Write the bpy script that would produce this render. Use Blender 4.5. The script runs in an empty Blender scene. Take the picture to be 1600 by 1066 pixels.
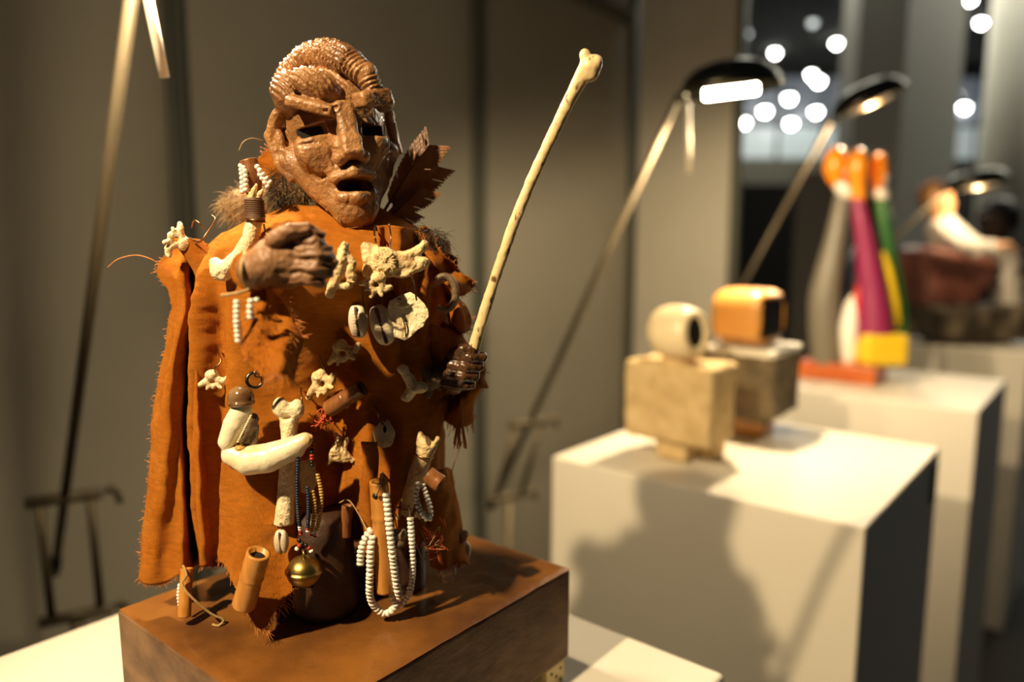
import bpy, bmesh, math, random
import numpy as np
from mathutils import Vector, Matrix, Euler
from mathutils.bvhtree import BVHTree

random.seed(7)
rng = np.random.default_rng(7)
SC = bpy.context.scene
COL = SC.collection

# ------------------------------------------------------------------ camera
FPX, PITCH, ROLL = 1150.0, math.radians(7.5), math.radians(0.25)
_r0, _u0 = np.array([1., 0, 0]), np.array([0, math.sin(PITCH), math.cos(PITCH)])
CF = np.array([0, math.cos(PITCH), -math.sin(PITCH)])
CR = math.cos(ROLL) * _r0 + math.sin(ROLL) * _u0
CU = -math.sin(ROLL) * _r0 + math.cos(ROLL) * _u0
cam_d = bpy.data.cameras.new('camera')
cam_d.sensor_width = 36.0
cam_d.lens = 36.0 * FPX / 1600.0
cam_d.clip_start = 0.02
cam_d.clip_end = 80
cam_d.dof.use_dof = True
cam_d.dof.focus_distance = 0.492
cam_d.dof.aperture_fstop = 2.4
cam = bpy.data.objects.new('camera', cam_d)
COL.objects.link(cam)
cam.matrix_world = Matrix(((CR[0], CU[0], -CF[0], 0), (CR[1], CU[1], -CF[1], 0),
                           (CR[2], CU[2], -CF[2], 0), (0, 0, 0, 1)))
SC.camera = cam

# ------------------------------------------------------------------ world, lights, exposure
w = bpy.data.worlds.new('world')
SC.world = w
w.use_nodes = True
w.node_tree.nodes['Background'].inputs[0].default_value = (0.75, 0.85, 1.0, 1)
w.node_tree.nodes['Background'].inputs[1].default_value = 0.020
SC.view_settings.view_transform = 'Standard'
SC.view_settings.look = 'None'
SC.view_settings.exposure = 0.0
SC.view_settings.gamma = 1.0
SC.cycles.use_denoising = True
SC.cycles.max_bounces = 8
SC.cycles.sample_clamp_indirect = 6.0
WARM = (1.0, 0.77, 0.47)


def spot(name, loc, target, watts, size=60, blend=0.4, radius=0.02, color=WARM):
    d = bpy.data.lights.new(name, 'SPOT')
    d.energy = watts
    d.color = color
    d.spot_size = math.radians(size)
    d.spot_blend = blend
    d.shadow_soft_size = radius
    o = bpy.data.objects.new(name, d)
    COL.objects.link(o)
    o.location = loc
    o.rotation_euler = (Vector(target) - Vector(loc)).to_track_quat('-Z', 'Y').to_euler()
    return o


# booth spotlight, left of and above the camera, aimed at the fetish figure
spot('booth_spotlight', (-0.60, -0.15, 0.68), (0.0, 0.66, -0.14), 118, 56, 0.5, 0.018, (1.0, 0.76, 0.44))
# hall lighting high above the aisle
hall = bpy.data.lights.new('hall_light', 'AREA')
hall.energy = 560
hall.color = (1.0, 0.95, 0.78)
hall.shape = 'RECTANGLE'
hall.size, hall.size_y = 6, 5
ho = bpy.data.objects.new('hall_light', hall)
COL.objects.link(ho)
ho.location = (4.5, 7.5, 3.1)

# ------------------------------------------------------------------ geometry helpers
FLOOR = -1.36
UU = np.array([.7716, -.6361, 0.])     # across the row of plinths
VV = np.array([.6361, .7716, 0.])      # along the row of plinths
ORG = {}


def ray(px, py):
    return CF + CR * (px - 800) / FPX + CU * (533 - py) / FPX


def at(px, py, Y):
    v = ray(px, py)
    return v * (Y / v[1])


def onz(px, py, z):
    v = ray(px, py)
    return v * (z / v[2])


def pxs(p):
    """metres per pixel at a point"""
    return float(np.dot(p, CF)) / FPX


def mesh_data(name, verts, faces, smooth=True):
    me = bpy.data.meshes.new(name)
    me.from_pydata([tuple(map(float, v)) for v in verts], [], [tuple(map(int, f)) for f in faces])
    me.update()
    if smooth:
        me.shade_smooth()
    return me


def link(name, me, mat, parent=None, loc=None):
    o = bpy.data.objects.new(name, me)
    COL.objects.link(o)
    if me is not None and mat is not None and len(me.materials) == 0:
        me.materials.append(mat)
    if parent is not None:
        o.parent = parent
    org = np.zeros(3) if loc is None else np.array(loc, float)
    po = ORG.get(parent.name, np.zeros(3)) if parent is not None else np.zeros(3)
    o.location = org - po
    ORG[o.name] = org
    return o


def mk(name, verts, faces, mat, parent=None, smooth=True):
    """world-space vertices -> object whose origin is the parent's origin (or the base of the mesh)"""
    verts = np.asarray(verts, float)
    if parent is not None:
        org = ORG[parent.name]
    else:
        lo, hi = verts.min(0), verts.max(0)
        org = np.array([(lo[0] + hi[0]) / 2, (lo[1] + hi[1]) / 2, lo[2]])
    return link(name, mesh_data(name, verts - org, faces, smooth), mat, parent, org)


def tag(o, label, cat, group=None, kind=None):
    if label: o['label'] = label
    if cat: o['category'] = cat
    if group: o['group'] = group
    if kind: o['kind'] = kind
    return o


def thing(name, label, cat, loc, group=None):
    o = bpy.data.objects.new(name, None)
    o.empty_display_size = 0.01
    COL.objects.link(o)
    o.location = loc
    ORG[o.name] = np.array(loc, float)
    return tag(o, label, cat, group)


def join(*parts):
    vs, fs, n = [], [], 0
    for v, f in parts:
        vs.append(np.asarray(v, float))
        fs += [tuple(i + n for i in q) for q in f]
        n += len(v)
    return np.concatenate(vs), fs


def catmull(pts, n):
    pts = np.asarray(pts, float)
    if len(pts) < 3:
        t = np.linspace(0, 1, n)[:, None]
        return pts[0] * (1 - t) + pts[-1] * t
    P = np.vstack([2 * pts[0] - pts[1], pts, 2 * pts[-1] - pts[-2]])
    out = []
    segs = len(pts) - 1
    for u in np.linspace(0, segs, n):
        i = min(int(u), segs - 1)
        t = u - i
        a, b, c, d = P[i], P[i + 1], P[i + 2], P[i + 3]
        out.append(.5 * ((2 * b) + (c - a) * t + (2 * a - 5 * b + 4 * c - d) * t * t + (3 * b - a - 3 * c + d) * t ** 3))
    return np.array(out)


def tube(pts, r, seg=6, n=None, caps=True):
    """r: number or list of radii along the given points"""
    pts = np.asarray(pts, float)
    m = n or len(pts)
    rr = np.interp(np.linspace(0, 1, m), np.linspace(0, 1, len(np.atleast_1d(r))), np.atleast_1d(r)) if np.ndim(r) else np.full(m, r)
    if n:
        pts = catmull(pts, n)
    T = np.gradient(pts, axis=0)
    T /= np.linalg.norm(T, axis=1)[:, None] + 1e-12
    up = np.array([0, 0, 1.]) if abs(T[0][2]) < .9 else np.array([1., 0, 0])
    N = np.cross(T[0], up); N /= np.linalg.norm(N)
    vs, fs = [], []
    for i in range(m):
        N = N - T[i] * np.dot(N, T[i]); N /= np.linalg.norm(N) + 1e-12
        B = np.cross(T[i], N)
        for k in range(seg):
            a = 2 * math.pi * k / seg
            vs.append(pts[i] + rr[i] * (math.cos(a) * N + math.sin(a) * B))
    for i in range(m - 1):
        for k in range(seg):
            k2 = (k + 1) % seg
            fs.append((i * seg + k, i * seg + k2, (i + 1) * seg + k2, (i + 1) * seg + k))
    if caps:
        fs.append(tuple(range(seg))[::-1])
        fs.append(tuple((m - 1) * seg + k for k in range(seg)))
    return np.array(vs), fs


def lathe(prof, c, axis=(0, 0, 1), seg=32):
    """prof: (radius, height) pairs along axis from c"""
    ax = np.array(axis, float); ax /= np.linalg.norm(ax)
    up = np.array([1., 0, 0]) if abs(ax[0]) < .9 else np.array([0, 1., 0])
    n = np.cross(ax, up); n /= np.linalg.norm(n)
    b = np.cross(ax, n)
    vs, fs = [], []
    for (r, h) in prof:
        for k in range(seg):
            a = 2 * math.pi * k / seg
            vs.append(np.array(c) + ax * h + r * (math.cos(a) * n + math.sin(a) * b))
    for i in range(len(prof) - 1):
        for k in range(seg):
            k2 = (k + 1) % seg
            fs.append((i * seg + k, i * seg + k2, (i + 1) * seg + k2, (i + 1) * seg + k))
    fs.append(tuple(range(seg))[::-1])
    fs.append(tuple((len(prof) - 1) * seg + k for k in range(seg)))
    return np.array(vs), fs


def obox(c, h, ax=None, bevel=0.0, seg=2):
    """oriented box: centre, half sizes, 3 axes (rows); bevelled edges"""
    bm = bmesh.new()
    bmesh.ops.create_cube(bm, size=2.0)
    for v in bm.verts:
        v.co = Vector((v.co.x * h[0], v.co.y * h[1], v.co.z * h[2]))
    if bevel > 0:
        bmesh.ops.bevel(bm, geom=bm.edges[:], offset=bevel, segments=seg, affect='EDGES', profile=.5)
    A = np.eye(3) if ax is None else np.array(ax, float)
    vs = np.array([np.array(v.co) for v in bm.verts]) @ A + np.array(c)
    bm.verts.index_update()
    fs = [tuple(v.index for v in f.verts) for f in bm.faces]
    bm.free()
    return vs, fs


GRID = np.array([UU, VV, [0, 0, 1.]])

# ------------------------------------------------------------------ signed distance modelling (numpy surface nets)


def rotm(rx=0, ry=0, rz=0):
    return np.array(Euler((math.radians(rx), math.radians(ry), math.radians(rz))).to_matrix(), np.float32)


def ell(c, r, rot=None):
    c, r = np.array(c, np.float32), np.array(r, np.float32)

    def f(P):
        q = P - c
        if rot is not None: q = q @ rot
        k0 = np.sqrt(((q / r) ** 2).sum(1)) + 1e-6
        k1 = np.sqrt(((q / (r * r)) ** 2).sum(1)) + 1e-9
        return k0 * (k0 - 1) / k1
    return f


def cap(a, b, ra, rb=None):
    a, b = np.array(a, np.float32), np.array(b, np.float32)
    rb = ra if rb is None else rb

    def f(P):
        ba = b - a
        t = np.clip(((P - a) @ ba) / (ba @ ba + 1e-9), 0, 1)
        q = P - a - t[:, None] * ba
        return np.sqrt((q * q).sum(1)) - (ra + (rb - ra) * t)
    return f


def chain(pts, rs, k=0):
    fs = [cap(pts[i], pts[i + 1], rs[i], rs[i + 1]) for i in range(len(pts) - 1)]
    return uni(k, *fs)


def rbox(c, h, r, rot=None):
    c, h = np.array(c, np.float32), np.array(h, np.float32)

    def f(P):
        q = P - c
        if rot is not None: q = q @ rot
        q = np.abs(q) - (h - r)
        return np.sqrt((np.maximum(q, 0) ** 2).sum(1)) + np.minimum(q.max(1), 0) - r
    return f


def tor(c, R, r, rot=None):
    c = np.array(c, np.float32)

    def f(P):
        q = P - c
        if rot is not None: q = q @ rot
        a = np.sqrt(q[:, 0] ** 2 + q[:, 2] ** 2) - R
        return np.sqrt(a * a + q[:, 1] ** 2) - r
    return f


def uni(k, *fs):
    def f(P):
        d = fs[0](P)
        for g in fs[1:]:
            e = g(P)
            if k > 0:
                h = np.maximum(k - np.abs(d - e), 0) / k
                d = np.minimum(d, e) - h * h * k * .25
            else:
                d = np.minimum(d, e)
        return d
    return f


def cut(k, f0, *gs):
    def f(P):
        d = f0(P)
        for g in gs:
            e = -g(P)
            if k > 0:
                h = np.maximum(k - np.abs(d - e), 0) / k
                d = np.maximum(d, e) + h * h * k * .25
            else:
                d = np.maximum(d, e)
        return d
    return f


def plus(f0, g):
    return lambda P: f0(P) + g(P)


def _hash(i, j, k):
    n = (i * 374761393 + j * 668265263 + k * 2147483647 * 3 + 1013904223).astype(np.int64) & 0x7fffffff
    n = ((n ^ (n >> 13)) * 1274126177) & 0x7fffffff
    return ((n ^ (n >> 16)) & 0xffff).astype(np.float32) / 65535.0


def vnoise(P):
    f = np.floor(P)
    i = f.astype(np.int64)
    t = (P - f).astype(np.float32)
    t = t * t * (3 - 2 * t)
    r = 0
    for a in (0, 1):
        wa = t[:, 0] if a else 1 - t[:, 0]
        for b in (0, 1):
            wb = t[:, 1] if b else 1 - t[:, 1]
            for c in (0, 1):
                wc = t[:, 2] if c else 1 - t[:, 2]
                r = r + wa * wb * wc * _hash(i[:, 0] + a, i[:, 1] + b, i[:, 2] + c)
    return r * 2 - 1


def fbm(P, oct=3):
    r, a = 0, 1.0
    for _ in range(oct):
        r = r + a * vnoise(P)
        P = P * 2.03 + 17.3
        a *= .5
    return r


def nets(f, lo, hi, h):
    lo, hi = np.array(lo, float), np.array(hi, float)
    n = np.maximum(((hi - lo) / h).astype(int) + 2, 4)
    ax = [lo[i] + h * np.arange(n[i]) for i in range(3)]
    G = np.stack(np.meshgrid(*ax, indexing='ij'), -1).reshape(-1, 3).astype(np.float32)
    D = np.concatenate([f(G[s:s + 400000]) for s in range(0, len(G), 400000)]).reshape(n)
    S = D < 0
    m = n - 1
    corner = [(a, b, c) for a in (0, 1) for b in (0, 1) for c in (0, 1)]
    sl = lambda A, o: A[o[0]:o[0] + m[0], o[1]:o[1] + m[1], o[2]:o[2] + m[2]]
    cnt = sum(sl(S, o).astype(int) for o in corner)
    act = (cnt > 0) & (cnt < 8)
    idx = -np.ones(m, int)
    I = np.argwhere(act)
    idx[act] = np.arange(len(I))
    acc = np.zeros((len(I), 3)); num = np.zeros(len(I))
    for o in corner:
        for a in range(3):
            if o[a] == 1: continue
            q = list(o); q[a] = 1
            d0 = D[I[:, 0] + o[0], I[:, 1] + o[1], I[:, 2] + o[2]]
            d1 = D[I[:, 0] + q[0], I[:, 1] + q[1], I[:, 2] + q[2]]
            x = (d0 < 0) != (d1 < 0)
            t = np.where(x, d0 / (d0 - d1 + 1e-12), 0)
            p = np.tile(np.array(o, float), (len(I), 1)); p[:, a] = t
            acc[x] += p[x]; num[x] += 1
    V = lo + h * (I + acc / num[:, None])
    F = []
    for a in range(3):
        b, c = (a + 1) % 3, (a + 2) % 3
        s0 = [slice(0, n[0] - 1), slice(0, n[1] - 1), slice(0, n[2] - 1)]
        A0, A1 = [slice(0, n[i]) for i in range(3)], [slice(0, n[i]) for i in range(3)]
        A0[a] = slice(0, n[a] - 1); A1[a] = slice(1, n[a])
        for j in (b, c):
            A0[j] = slice(1, n[j] - 1); A1[j] = slice(1, n[j] - 1)
        s_0, s_1 = S[tuple(A0)], S[tuple(A1)]
        E = np.argwhere(s_0 != s_1)
        if len(E) == 0: continue
        flip = s_0[E[:, 0], E[:, 1], E[:, 2]]
        E = E.copy(); E[:, b] += 1; E[:, c] += 1
        q = []
        for (db, dc) in ((0, 0), (-1, 0), (-1, -1), (0, -1)):
            T = E.copy(); T[:, b] += db; T[:, c] += dc
            q.append(idx[T[:, 0], T[:, 1], T[:, 2]])
        q = np.stack(q, 1)
        q[~flip] = q[~flip][:, ::-1]
        F.append(q)
    return V, np.concatenate(F)


def sdf(name, f, lo, hi, h, mat, px, py, Y, parent=None, rot=None, flipn=False):
    """shape modelled in pixel-sized units around an anchor point (x right, y away, z up)"""
    V, F = nets(f, lo, hi, h)
    c = at(px, py, Y)
    s = pxs(c)
    if rot is not None: V = V @ np.array(rot, float).T
    F = F[:, ::-1]
    return mk(name, V * s + c, F.tolist(), mat, parent)


# ------------------------------------------------------------------ materials


def M(name, col, rough=.5, metal=0., col2=None, vscale=20., bump=0., bscale=200., spec=.5, coat=0., stretch=None,
      emit=None, estr=0., ramp=(.35, .65), detail=4., trans=0., sheen=0., sss=0., bdetail=3.):
    m = bpy.data.materials.new(name)
    m.use_nodes = True
    nt = m.node_tree
    N, L = nt.nodes, nt.links
    b = N['Principled BSDF']
    b.inputs['Base Color'].default_value = (*col, 1)
    b.inputs['Roughness'].default_value = rough
    b.inputs['Metallic'].default_value = metal
    b.inputs['Specular IOR Level'].default_value = spec
    b.inputs['Coat Weight'].default_value = coat
    b.inputs['Transmission Weight'].default_value = trans
    if sheen: b.inputs['Sheen Weight'].default_value = sheen
    if sss:
        b.inputs['Subsurface Weight'].default_value = sss
        b.inputs['Subsurface Radius'].default_value = (.004, .003, .002)
        b.inputs['Subsurface Scale'].default_value = 1.0
    tc = N.new('ShaderNodeTexCoord')
    mp = N.new('ShaderNodeMapping')
    L.new(tc.outputs['Object'], mp.inputs[0])
    if stretch: mp.inputs['Scale'].default_value = stretch
    if col2 is not None:
        nz = N.new('ShaderNodeTexNoise')
        nz.inputs['Scale'].default_value = vscale
        nz.inputs['Detail'].default_value = detail
        L.new(mp.outputs[0], nz.inputs['Vector'])
        cr = N.new('ShaderNodeValToRGB')
        cr.color_ramp.elements[0].position, cr.color_ramp.elements[1].position = ramp
        cr.color_ramp.elements[0].color = (*col, 1)
        cr.color_ramp.elements[1].color = (*col2, 1)
        L.new(nz.outputs['Fac'], cr.inputs[0])
        L.new(cr.outputs[0], b.inputs['Base Color'])
    if bump:
        nb = N.new('ShaderNodeTexNoise')
        nb.inputs['Scale'].default_value = bscale
        nb.inputs['Detail'].default_value = bdetail
        L.new(mp.outputs[0], nb.inputs['Vector'])
        bp = N.new('ShaderNodeBump')
        bp.inputs['Strength'].default_value = bump
        bp.inputs['Distance'].default_value = .002
        L.new(nb.outputs['Fac'], bp.inputs['Height'])
        L.new(bp.outputs[0], b.inputs['Normal'])
    if emit is not None:
        b.inputs['Emission Color'].default_value = (*emit, 1)
        b.inputs['Emission Strength'].default_value = estr
    return m


def cloth_mat(name, col, col2):
    m = M(name, col, .9, 0, col2, 45, 0, 0, .12)
    nt = m.node_tree; N, L = nt.nodes, nt.links
    b = N['Principled BSDF']
    uv = N.new('ShaderNodeTexCoord')
    hs = []
    for (d, sc) in (('X', 620), ('Z', 800)):
        wv = N.new('ShaderNodeTexWave')
        wv.wave_type = 'BANDS'; wv.bands_direction = d
        wv.inputs['Scale'].default_value = sc
        wv.inputs['Distortion'].default_value = 5.0
        wv.inputs['Detail'].default_value = 2
        wv.inputs['Detail Scale'].default_value = 1.2
        L.new(uv.outputs['Object'], wv.inputs['Vector'])
        hs.append(wv)
    ad = N.new('ShaderNodeMath'); ad.operation = 'ADD'
    L.new(hs[0].outputs['Fac'], ad.inputs[0]); L.new(hs[1].outputs['Fac'], ad.inputs[1])
    nz = N.new('ShaderNodeTexNoise'); nz.inputs['Scale'].default_value = 260; nz.inputs['Detail'].default_value = 4
    mp = N.new('ShaderNodeMapping'); mp.inputs['Scale'].default_value = (.5, .5, 1.6)
    L.new(uv.outputs['Object'], mp.inputs[0]); L.new(mp.outputs[0], nz.inputs['Vector'])
    a2 = N.new('ShaderNodeMath'); a2.operation = 'MULTIPLY_ADD'; a2.inputs[1].default_value = 4.0
    L.new(nz.outputs['Fac'], a2.inputs[0]); L.new(ad.outputs[0], a2.inputs[2])
    bp = N.new('ShaderNodeBump'); bp.inputs['Strength'].default_value = .8; bp.inputs['Distance'].default_value = .0010
    L.new(a2.outputs[0], bp.inputs['Height'])
    L.new(bp.outputs[0], b.inputs['Normal'])
    src = b.inputs['Base Color'].links[0].from_socket
    mr = N.new('ShaderNodeMapRange'); mr.inputs['From Min'].default_value = 1.4; mr.inputs['From Max'].default_value = 4.2
    mr.inputs['To Min'].default_value = .72; mr.inputs['To Max'].default_value = 1.12
    L.new(a2.outputs[0], mr.inputs['Value'])
    mx = N.new('ShaderNodeMix'); mx.data_type = 'RGBA'; mx.blend_type = 'MULTIPLY'; mx.inputs['Factor'].default_value = 1
    L.new(src, mx.inputs['A']); L.new(mr.outputs[0], mx.inputs['B'])
    L.new(mx.outputs['Result'], b.inputs['Base Color'])
    return m


MT = {}
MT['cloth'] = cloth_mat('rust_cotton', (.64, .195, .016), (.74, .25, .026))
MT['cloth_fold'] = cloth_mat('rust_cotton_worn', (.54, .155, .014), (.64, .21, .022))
MT['clay'] = M('glazed_brown_clay', (.185, .082, .029), .30, 0, (.45, .225, .085), 22, .7, 330, .5, coat=.5, bdetail=6)
MT['clay_dull'] = M('brown_clay', (.19, .092, .042), .5, 0, (.27, .135, .062), 38, .3, 300, .4)
MT['clay_dark'] = M('dark_glossy_clay', (.055, .024, .010), .25, 0, (.11, .05, .02), 30, .6, 300, .5, coat=.5)
MT['hole_shade'] = M('painted_hole_shade', (.006, .004, .003), .9)  # near-black colour standing in for the shade inside holes
MT['bone'] = M('old_bone', (.74, .55, .28), .5, 0, (.30, .17, .06), 95, 1.0, 300, .45, ramp=(.46, .78))
MT['bone_white'] = M('pale_bone', (.84, .71, .46), .5, 0, (.48, .31, .13), 85, .9, 300, .4, ramp=(.48, .80))
MT['bone_dark'] = M('porous_bone', (.66, .49, .25), .6, 0, (.34, .22, .09), 220, .6, 500, .3, ramp=(.5, .75))
MT['staff'] = M('staff_bone', (.76, .57, .30), .38, 0, (.16, .085, .035), 230, .2, 300, .5, ramp=(.60, .68), stretch=(1, 1, .45))
MT['claw'] = M('crab_shell', (.86, .76, .54), .3, 0, (.66, .40, .12), 40, .25, 300, .5, ramp=(.52, .74))
MT['claw_joint'] = M('crab_joint', (.62, .36, .09), .4, 0, (.30, .15, .04), 120, .3, 300, .5)
MT['bead_white'] = M('white_bead', (.86, .82, .72), .3, 0, spec=.5)
MT['bead_blue'] = M('navy_bead', (.012, .022, .045), .3)
MT['bead_yellow'] = M('ochre_bead', (.48, .30, .07), .4)
MT['bead_red'] = M('red_bead', (.40, .03, .015), .3)
MT['bead_black'] = M('black_bead', (.008, .008, .01), .25)
MT['cowrie'] = M('cowrie_shell', (.74, .66, .52), .28, 0, (.58, .48, .34), 50, 0, 1, .5, coat=.2)
MT['bamboo'] = M('bamboo', (.56, .25, .055), .35, 0, (.42, .17, .03), 40, .12, 200, .5, stretch=(6, 6, 1))
MT['bamboo_dark'] = M('dark_cane', (.26, .10, .028), .35, 0, (.17, .06, .016), 40, .15, 200, .5, stretch=(6, 6, 1))
MT['brass'] = M('brass', (.42, .30, .10), .38, 1.0, (.26, .18, .05), 60, .1, 300)
MT['copper'] = M('copper_wire', (.30, .16, .08), .35, 1.0)
MT['cord'] = M('hemp_cord', (.42, .28, .12), .8, 0, (.30, .19, .07), 300)
MT['cord_dark'] = M('dark_cord', (.10, .045, .02), .7)
MT['thread'] = M('rust_thread', (.55, .19, .04), .9)
MT['thread_red'] = M('red_thread', (.50, .08, .02), .9)
MT['fur'] = M('tawny_fur', (.20, .115, .045), .75, 0, (.32, .20, .085), 60)
MT['fur_dark'] = M('dark_fur', (.05, .032, .02), .7)
MT['feather'] = M('brown_feather', (.20, .085, .03), .7, 0, (.30, .14, .055), 70, .4, 400)
MT['log'] = M('dark_log', (.030, .012, .006), .5, 0, (.055, .022, .010), 40, .3, 200)
MT['glaze_bead'] = M('dark_glass_bead', (.09, .035, .012), .12, 0, (.22, .13, .06), 90, .1, 200, .6, coat=.5)
MT['ivory_dice'] = M('ivory', (.78, .62, .30), .4)
MT['black'] = M('black_spot', (.004, .004, .004), .5)

# ================================================================== the setting
MT['wall'] = M('grey_wall_panel', (.29, .268, .212), .55, 0, (.303, .28, .222), 6, .05, 300, .35)
MT['panel_pale'] = M('pale_panel', (.66, .62, .51), .55, 0, (.69, .65, .54), 6)
MT['alu'] = M('anodised_profile', (.12, .122, .095), .5, .3)
MT['alu_groove'] = M('profile_groove', (.03, .031, .026), .6)
MT['plinth'] = M('white_lacquer', (.74, .69, .59), .38, 0, (.72, .67, .57), 8, .02, 200, .4)
MT['plinth_dark'] = M('black_notch', (.006, .008, .010), .5)
MT['floor'] = M('dark_carpet', (.030, .028, .026), .95, 0, (.04, .037, .034), 60, .3, 400)
MT['ceil'] = M('dark_ceiling', (.055, .052, .045), .9)
MT['column'] = M('painted_column', (.42, .41, .36), .6, 0, (.45, .44, .38), 3)
MT['column_b'] = M('painted_column_dark', (.34, .335, .30), .6)
MT['partition'] = M('black_partition', (.004, .004, .004), .8)
MT['partition_g'] = M('grey_screen', (.16, .145, .125), .8)
MT['beam'] = M('olive_beam', (.11, .105, .075), .8)
MT['steel'] = M('brushed_steel', (.125, .10, .063), .5, .6)
MT['steel_dark'] = M('dark_steel', (.10, .095, .075), .3, 1.0)
MT['wood_top'] = M('walnut_board', (.075, .029, .010), .32, 0, (.32, .125, .022), 13, .25, 150, .45, stretch=(1, 1, 1), ramp=(.3, .75), coat=.12)
MT['wood_side'] = M('dark_painted_wood', (.085, .042, .020), .55, 0, (.21, .115, .058), 30, .3, 130, .25, stretch=(1, .35, 1.4))


def struct(o):
    o['kind'] = 'structure'
    return o


# floor and ceiling of the hall
struct(mk('floor', *obox((4, 6, FLOOR - .05), (12, 12, .05)), MT['floor'], None, False))
struct(mk('ceiling', *obox((5.5, 11.5, 3.32), (7.5, 6.0, .05)), MT['ceil'], None, False))

# wall of metre-wide panels between aluminium posts
WD = -1.65
WTOP = 1.30
posts = [-2.14, -1.15, -.16, .832, 1.828, 2.808]
root = thing('wall_left', None, None, UU * WD + VV * .9 + np.array([0, 0, FLOOR]))
root['kind'] = 'structure'
for i in range(len(posts) - 1):
    a, b = posts[i] + .03, posts[i + 1] - .03
    c = UU * (WD - .02) + VV * (a + b) / 2 + np.array([0, 0, (FLOOR + WTOP) / 2])
    mk('panel', *obox(c, (.012, (b - a) / 2 + .006, (WTOP - FLOOR) / 2 - .03), GRID, .002), MT['wall'], root, False)
    for zz in (WTOP - .02, .925, FLOOR + .02):
        c2 = UU * (WD - .012 + (.010 if zz == .925 else 0)) + VV * (a + b) / 2 + np.array([0, 0, zz])
        mk('rail', *obox(c2, (.018, (b - a) / 2, .024), GRID, .003), MT['alu'], root, False)
for t in posts:
    c = UU * (WD - .012) + VV * t + np.array([0, 0, (FLOOR + WTOP) / 2])
    p = mk('post', *obox(c, (.024, .026, (WTOP - FLOOR) / 2), GRID, .006), MT['alu'], root, False)
    for s in (-.014, .014):
        mk('groove', *obox(c + UU * .0235 + VV * s, (.0012, .006, (WTOP - FLOOR) / 2), GRID), MT['alu_groove'], p, False)


def vbox(pxa, pxb, Y, zlo, zhi, depth, yref=300):
    xa, xb = at(pxa, yref, Y)[0], at(pxb, yref, Y)[0]
    return obox(((xa + xb) / 2, Y + depth / 2, (zlo + zhi) / 2), ((xb - xa) / 2, depth / 2, (zhi - zlo) / 2), None, .006)


# short return panel closing the end of the wall
RW = .42
c = UU * (WD + .03 + RW / 2) + VV * (posts[-1] + .0) + np.array([0, 0, (FLOOR + WTOP) / 2])
ret = thing('wall_return', None, None, UU * (WD + .03 + RW / 2) + VV * posts[-1] + np.array([0, 0, FLOOR]))
ret['kind'] = 'structure'
mk('panel', *obox(c, (RW / 2, .012, (WTOP - FLOOR) / 2 + .15), GRID, .002), MT['panel_pale'], ret, False)
mk('post', *obox(c + UU * (RW / 2 + .012), (.014, .022, (WTOP - FLOOR) / 2 + .15), GRID, .005), MT['alu'], ret, False)

# columns of the hall
ca = at(1326, 300, 5.4); cb = at(1400, 300, 5.15); cc = at(1488, 300, 5.6)
poly = np.array([[ca[0], 5.4], [cb[0], 5.15], [cc[0], 5.6], [cc[0] - .1, 6.0], [ca[0] + .1, 5.9]])
vs = [(x, y, FLOOR) for x, y in poly] + [(x, y, 3.27) for x, y in poly]
fs = [(i, (i + 1) % 5, 5 + (i + 1) % 5, 5 + i) for i in range(5)] + [(4, 3, 2, 1, 0), (5, 6, 7, 8, 9)]
struct(mk('column', vs, fs, MT['column_b'], None, False))
c3 = at(1566, 300, 6.2)
struct(mk('column', *lathe([(.19, FLOOR), (.19, 3.27)], (c3[0], 6.2, 0), seg=40), MT['column'], None))

# far end of the hall: olive beam, glazed gallery, black screens
fw = thing('wall_back', None, None, (6, 14.2, FLOOR))
fw['kind'] = 'structure'
FY = 14.0
zb = lambda y, Y=FY: at(1230, y, Y)[2]
xa, xb = at(1080, 250, FY)[0], at(1640, 250, FY)[0]
mk('lower_wall', *obox(((xa + xb) / 2, FY + .1, (FLOOR + zb(288)) / 2), ((xb - xa) / 2, .1, (zb(288) - FLOOR) / 2)), MT['partition'], fw, False)
mk('beam', *obox(((xa + xb) / 2, FY, (zb(249) + zb(288)) / 2), ((xb - xa) / 2, .15, (zb(249) - zb(288)) / 2)), MT['beam'], fw, False)
mk('upper_wall', *obox(((xa + xb) / 2, FY + .3, (zb(249) + 3.27) / 2), ((xb - xa) / 2, .08, (3.27 - zb(249)) / 2)), MT['ceil'], fw, False)
MT['pane_lo'] = M('lit_glazing', (.3, .34, .34), .3, emit=(.62, .72, .70), estr=.42)
MT['pane_hi'] = M('dim_glazing', (.2, .22, .24), .3, emit=(.50, .58, .66), estr=.16)
edges = [1085, 1150, 1218, 1290, 1400, 1490, 1530, 1600]
for i in range(len(edges) - 1):
    x0, x1 = at(edges[i] + 3, 220, FY)[0], at(edges[i + 1] - 3, 220, FY)[0]
    mk('pane', *obox(((x0 + x1) / 2, FY + .12, (zb(196) + zb(246)) / 2), ((x1 - x0) / 2, .01, (zb(196) - zb(246)) / 2)), MT['pane_lo'], fw, False)
    mk('pane', *obox(((x0 + x1) / 2, FY + .12, (zb(118) + zb(190)) / 2), ((x1 - x0) / 2, .01, (zb(118) - zb(190)) / 2)), MT['pane_hi'], fw, False)

o = mk('display_screen', *vbox(1130, 1246, 6.2, FLOOR, at(1200, 288, 6.2)[2], .05), MT['partition'], None, False)
tag(o, 'tall black display screen in the gap beyond the pale column', 'screen')
o = mk('display_screen', *vbox(1246, 1322, 4.9, FLOOR, at(1270, 268, 4.9)[2], .05), MT['partition_g'], None, False)
tag(o, 'grey-brown exhibition screen standing behind the three orange-headed figures', 'screen')
o = mk('display_screen', *vbox(1380, 1700, 7.2, FLOOR, at(1520, 250, 7.2)[2], .05), MT['partition'], None, False)
tag(o, 'low wide black screen at the far right behind the dark-haired person', 'screen')

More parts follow.
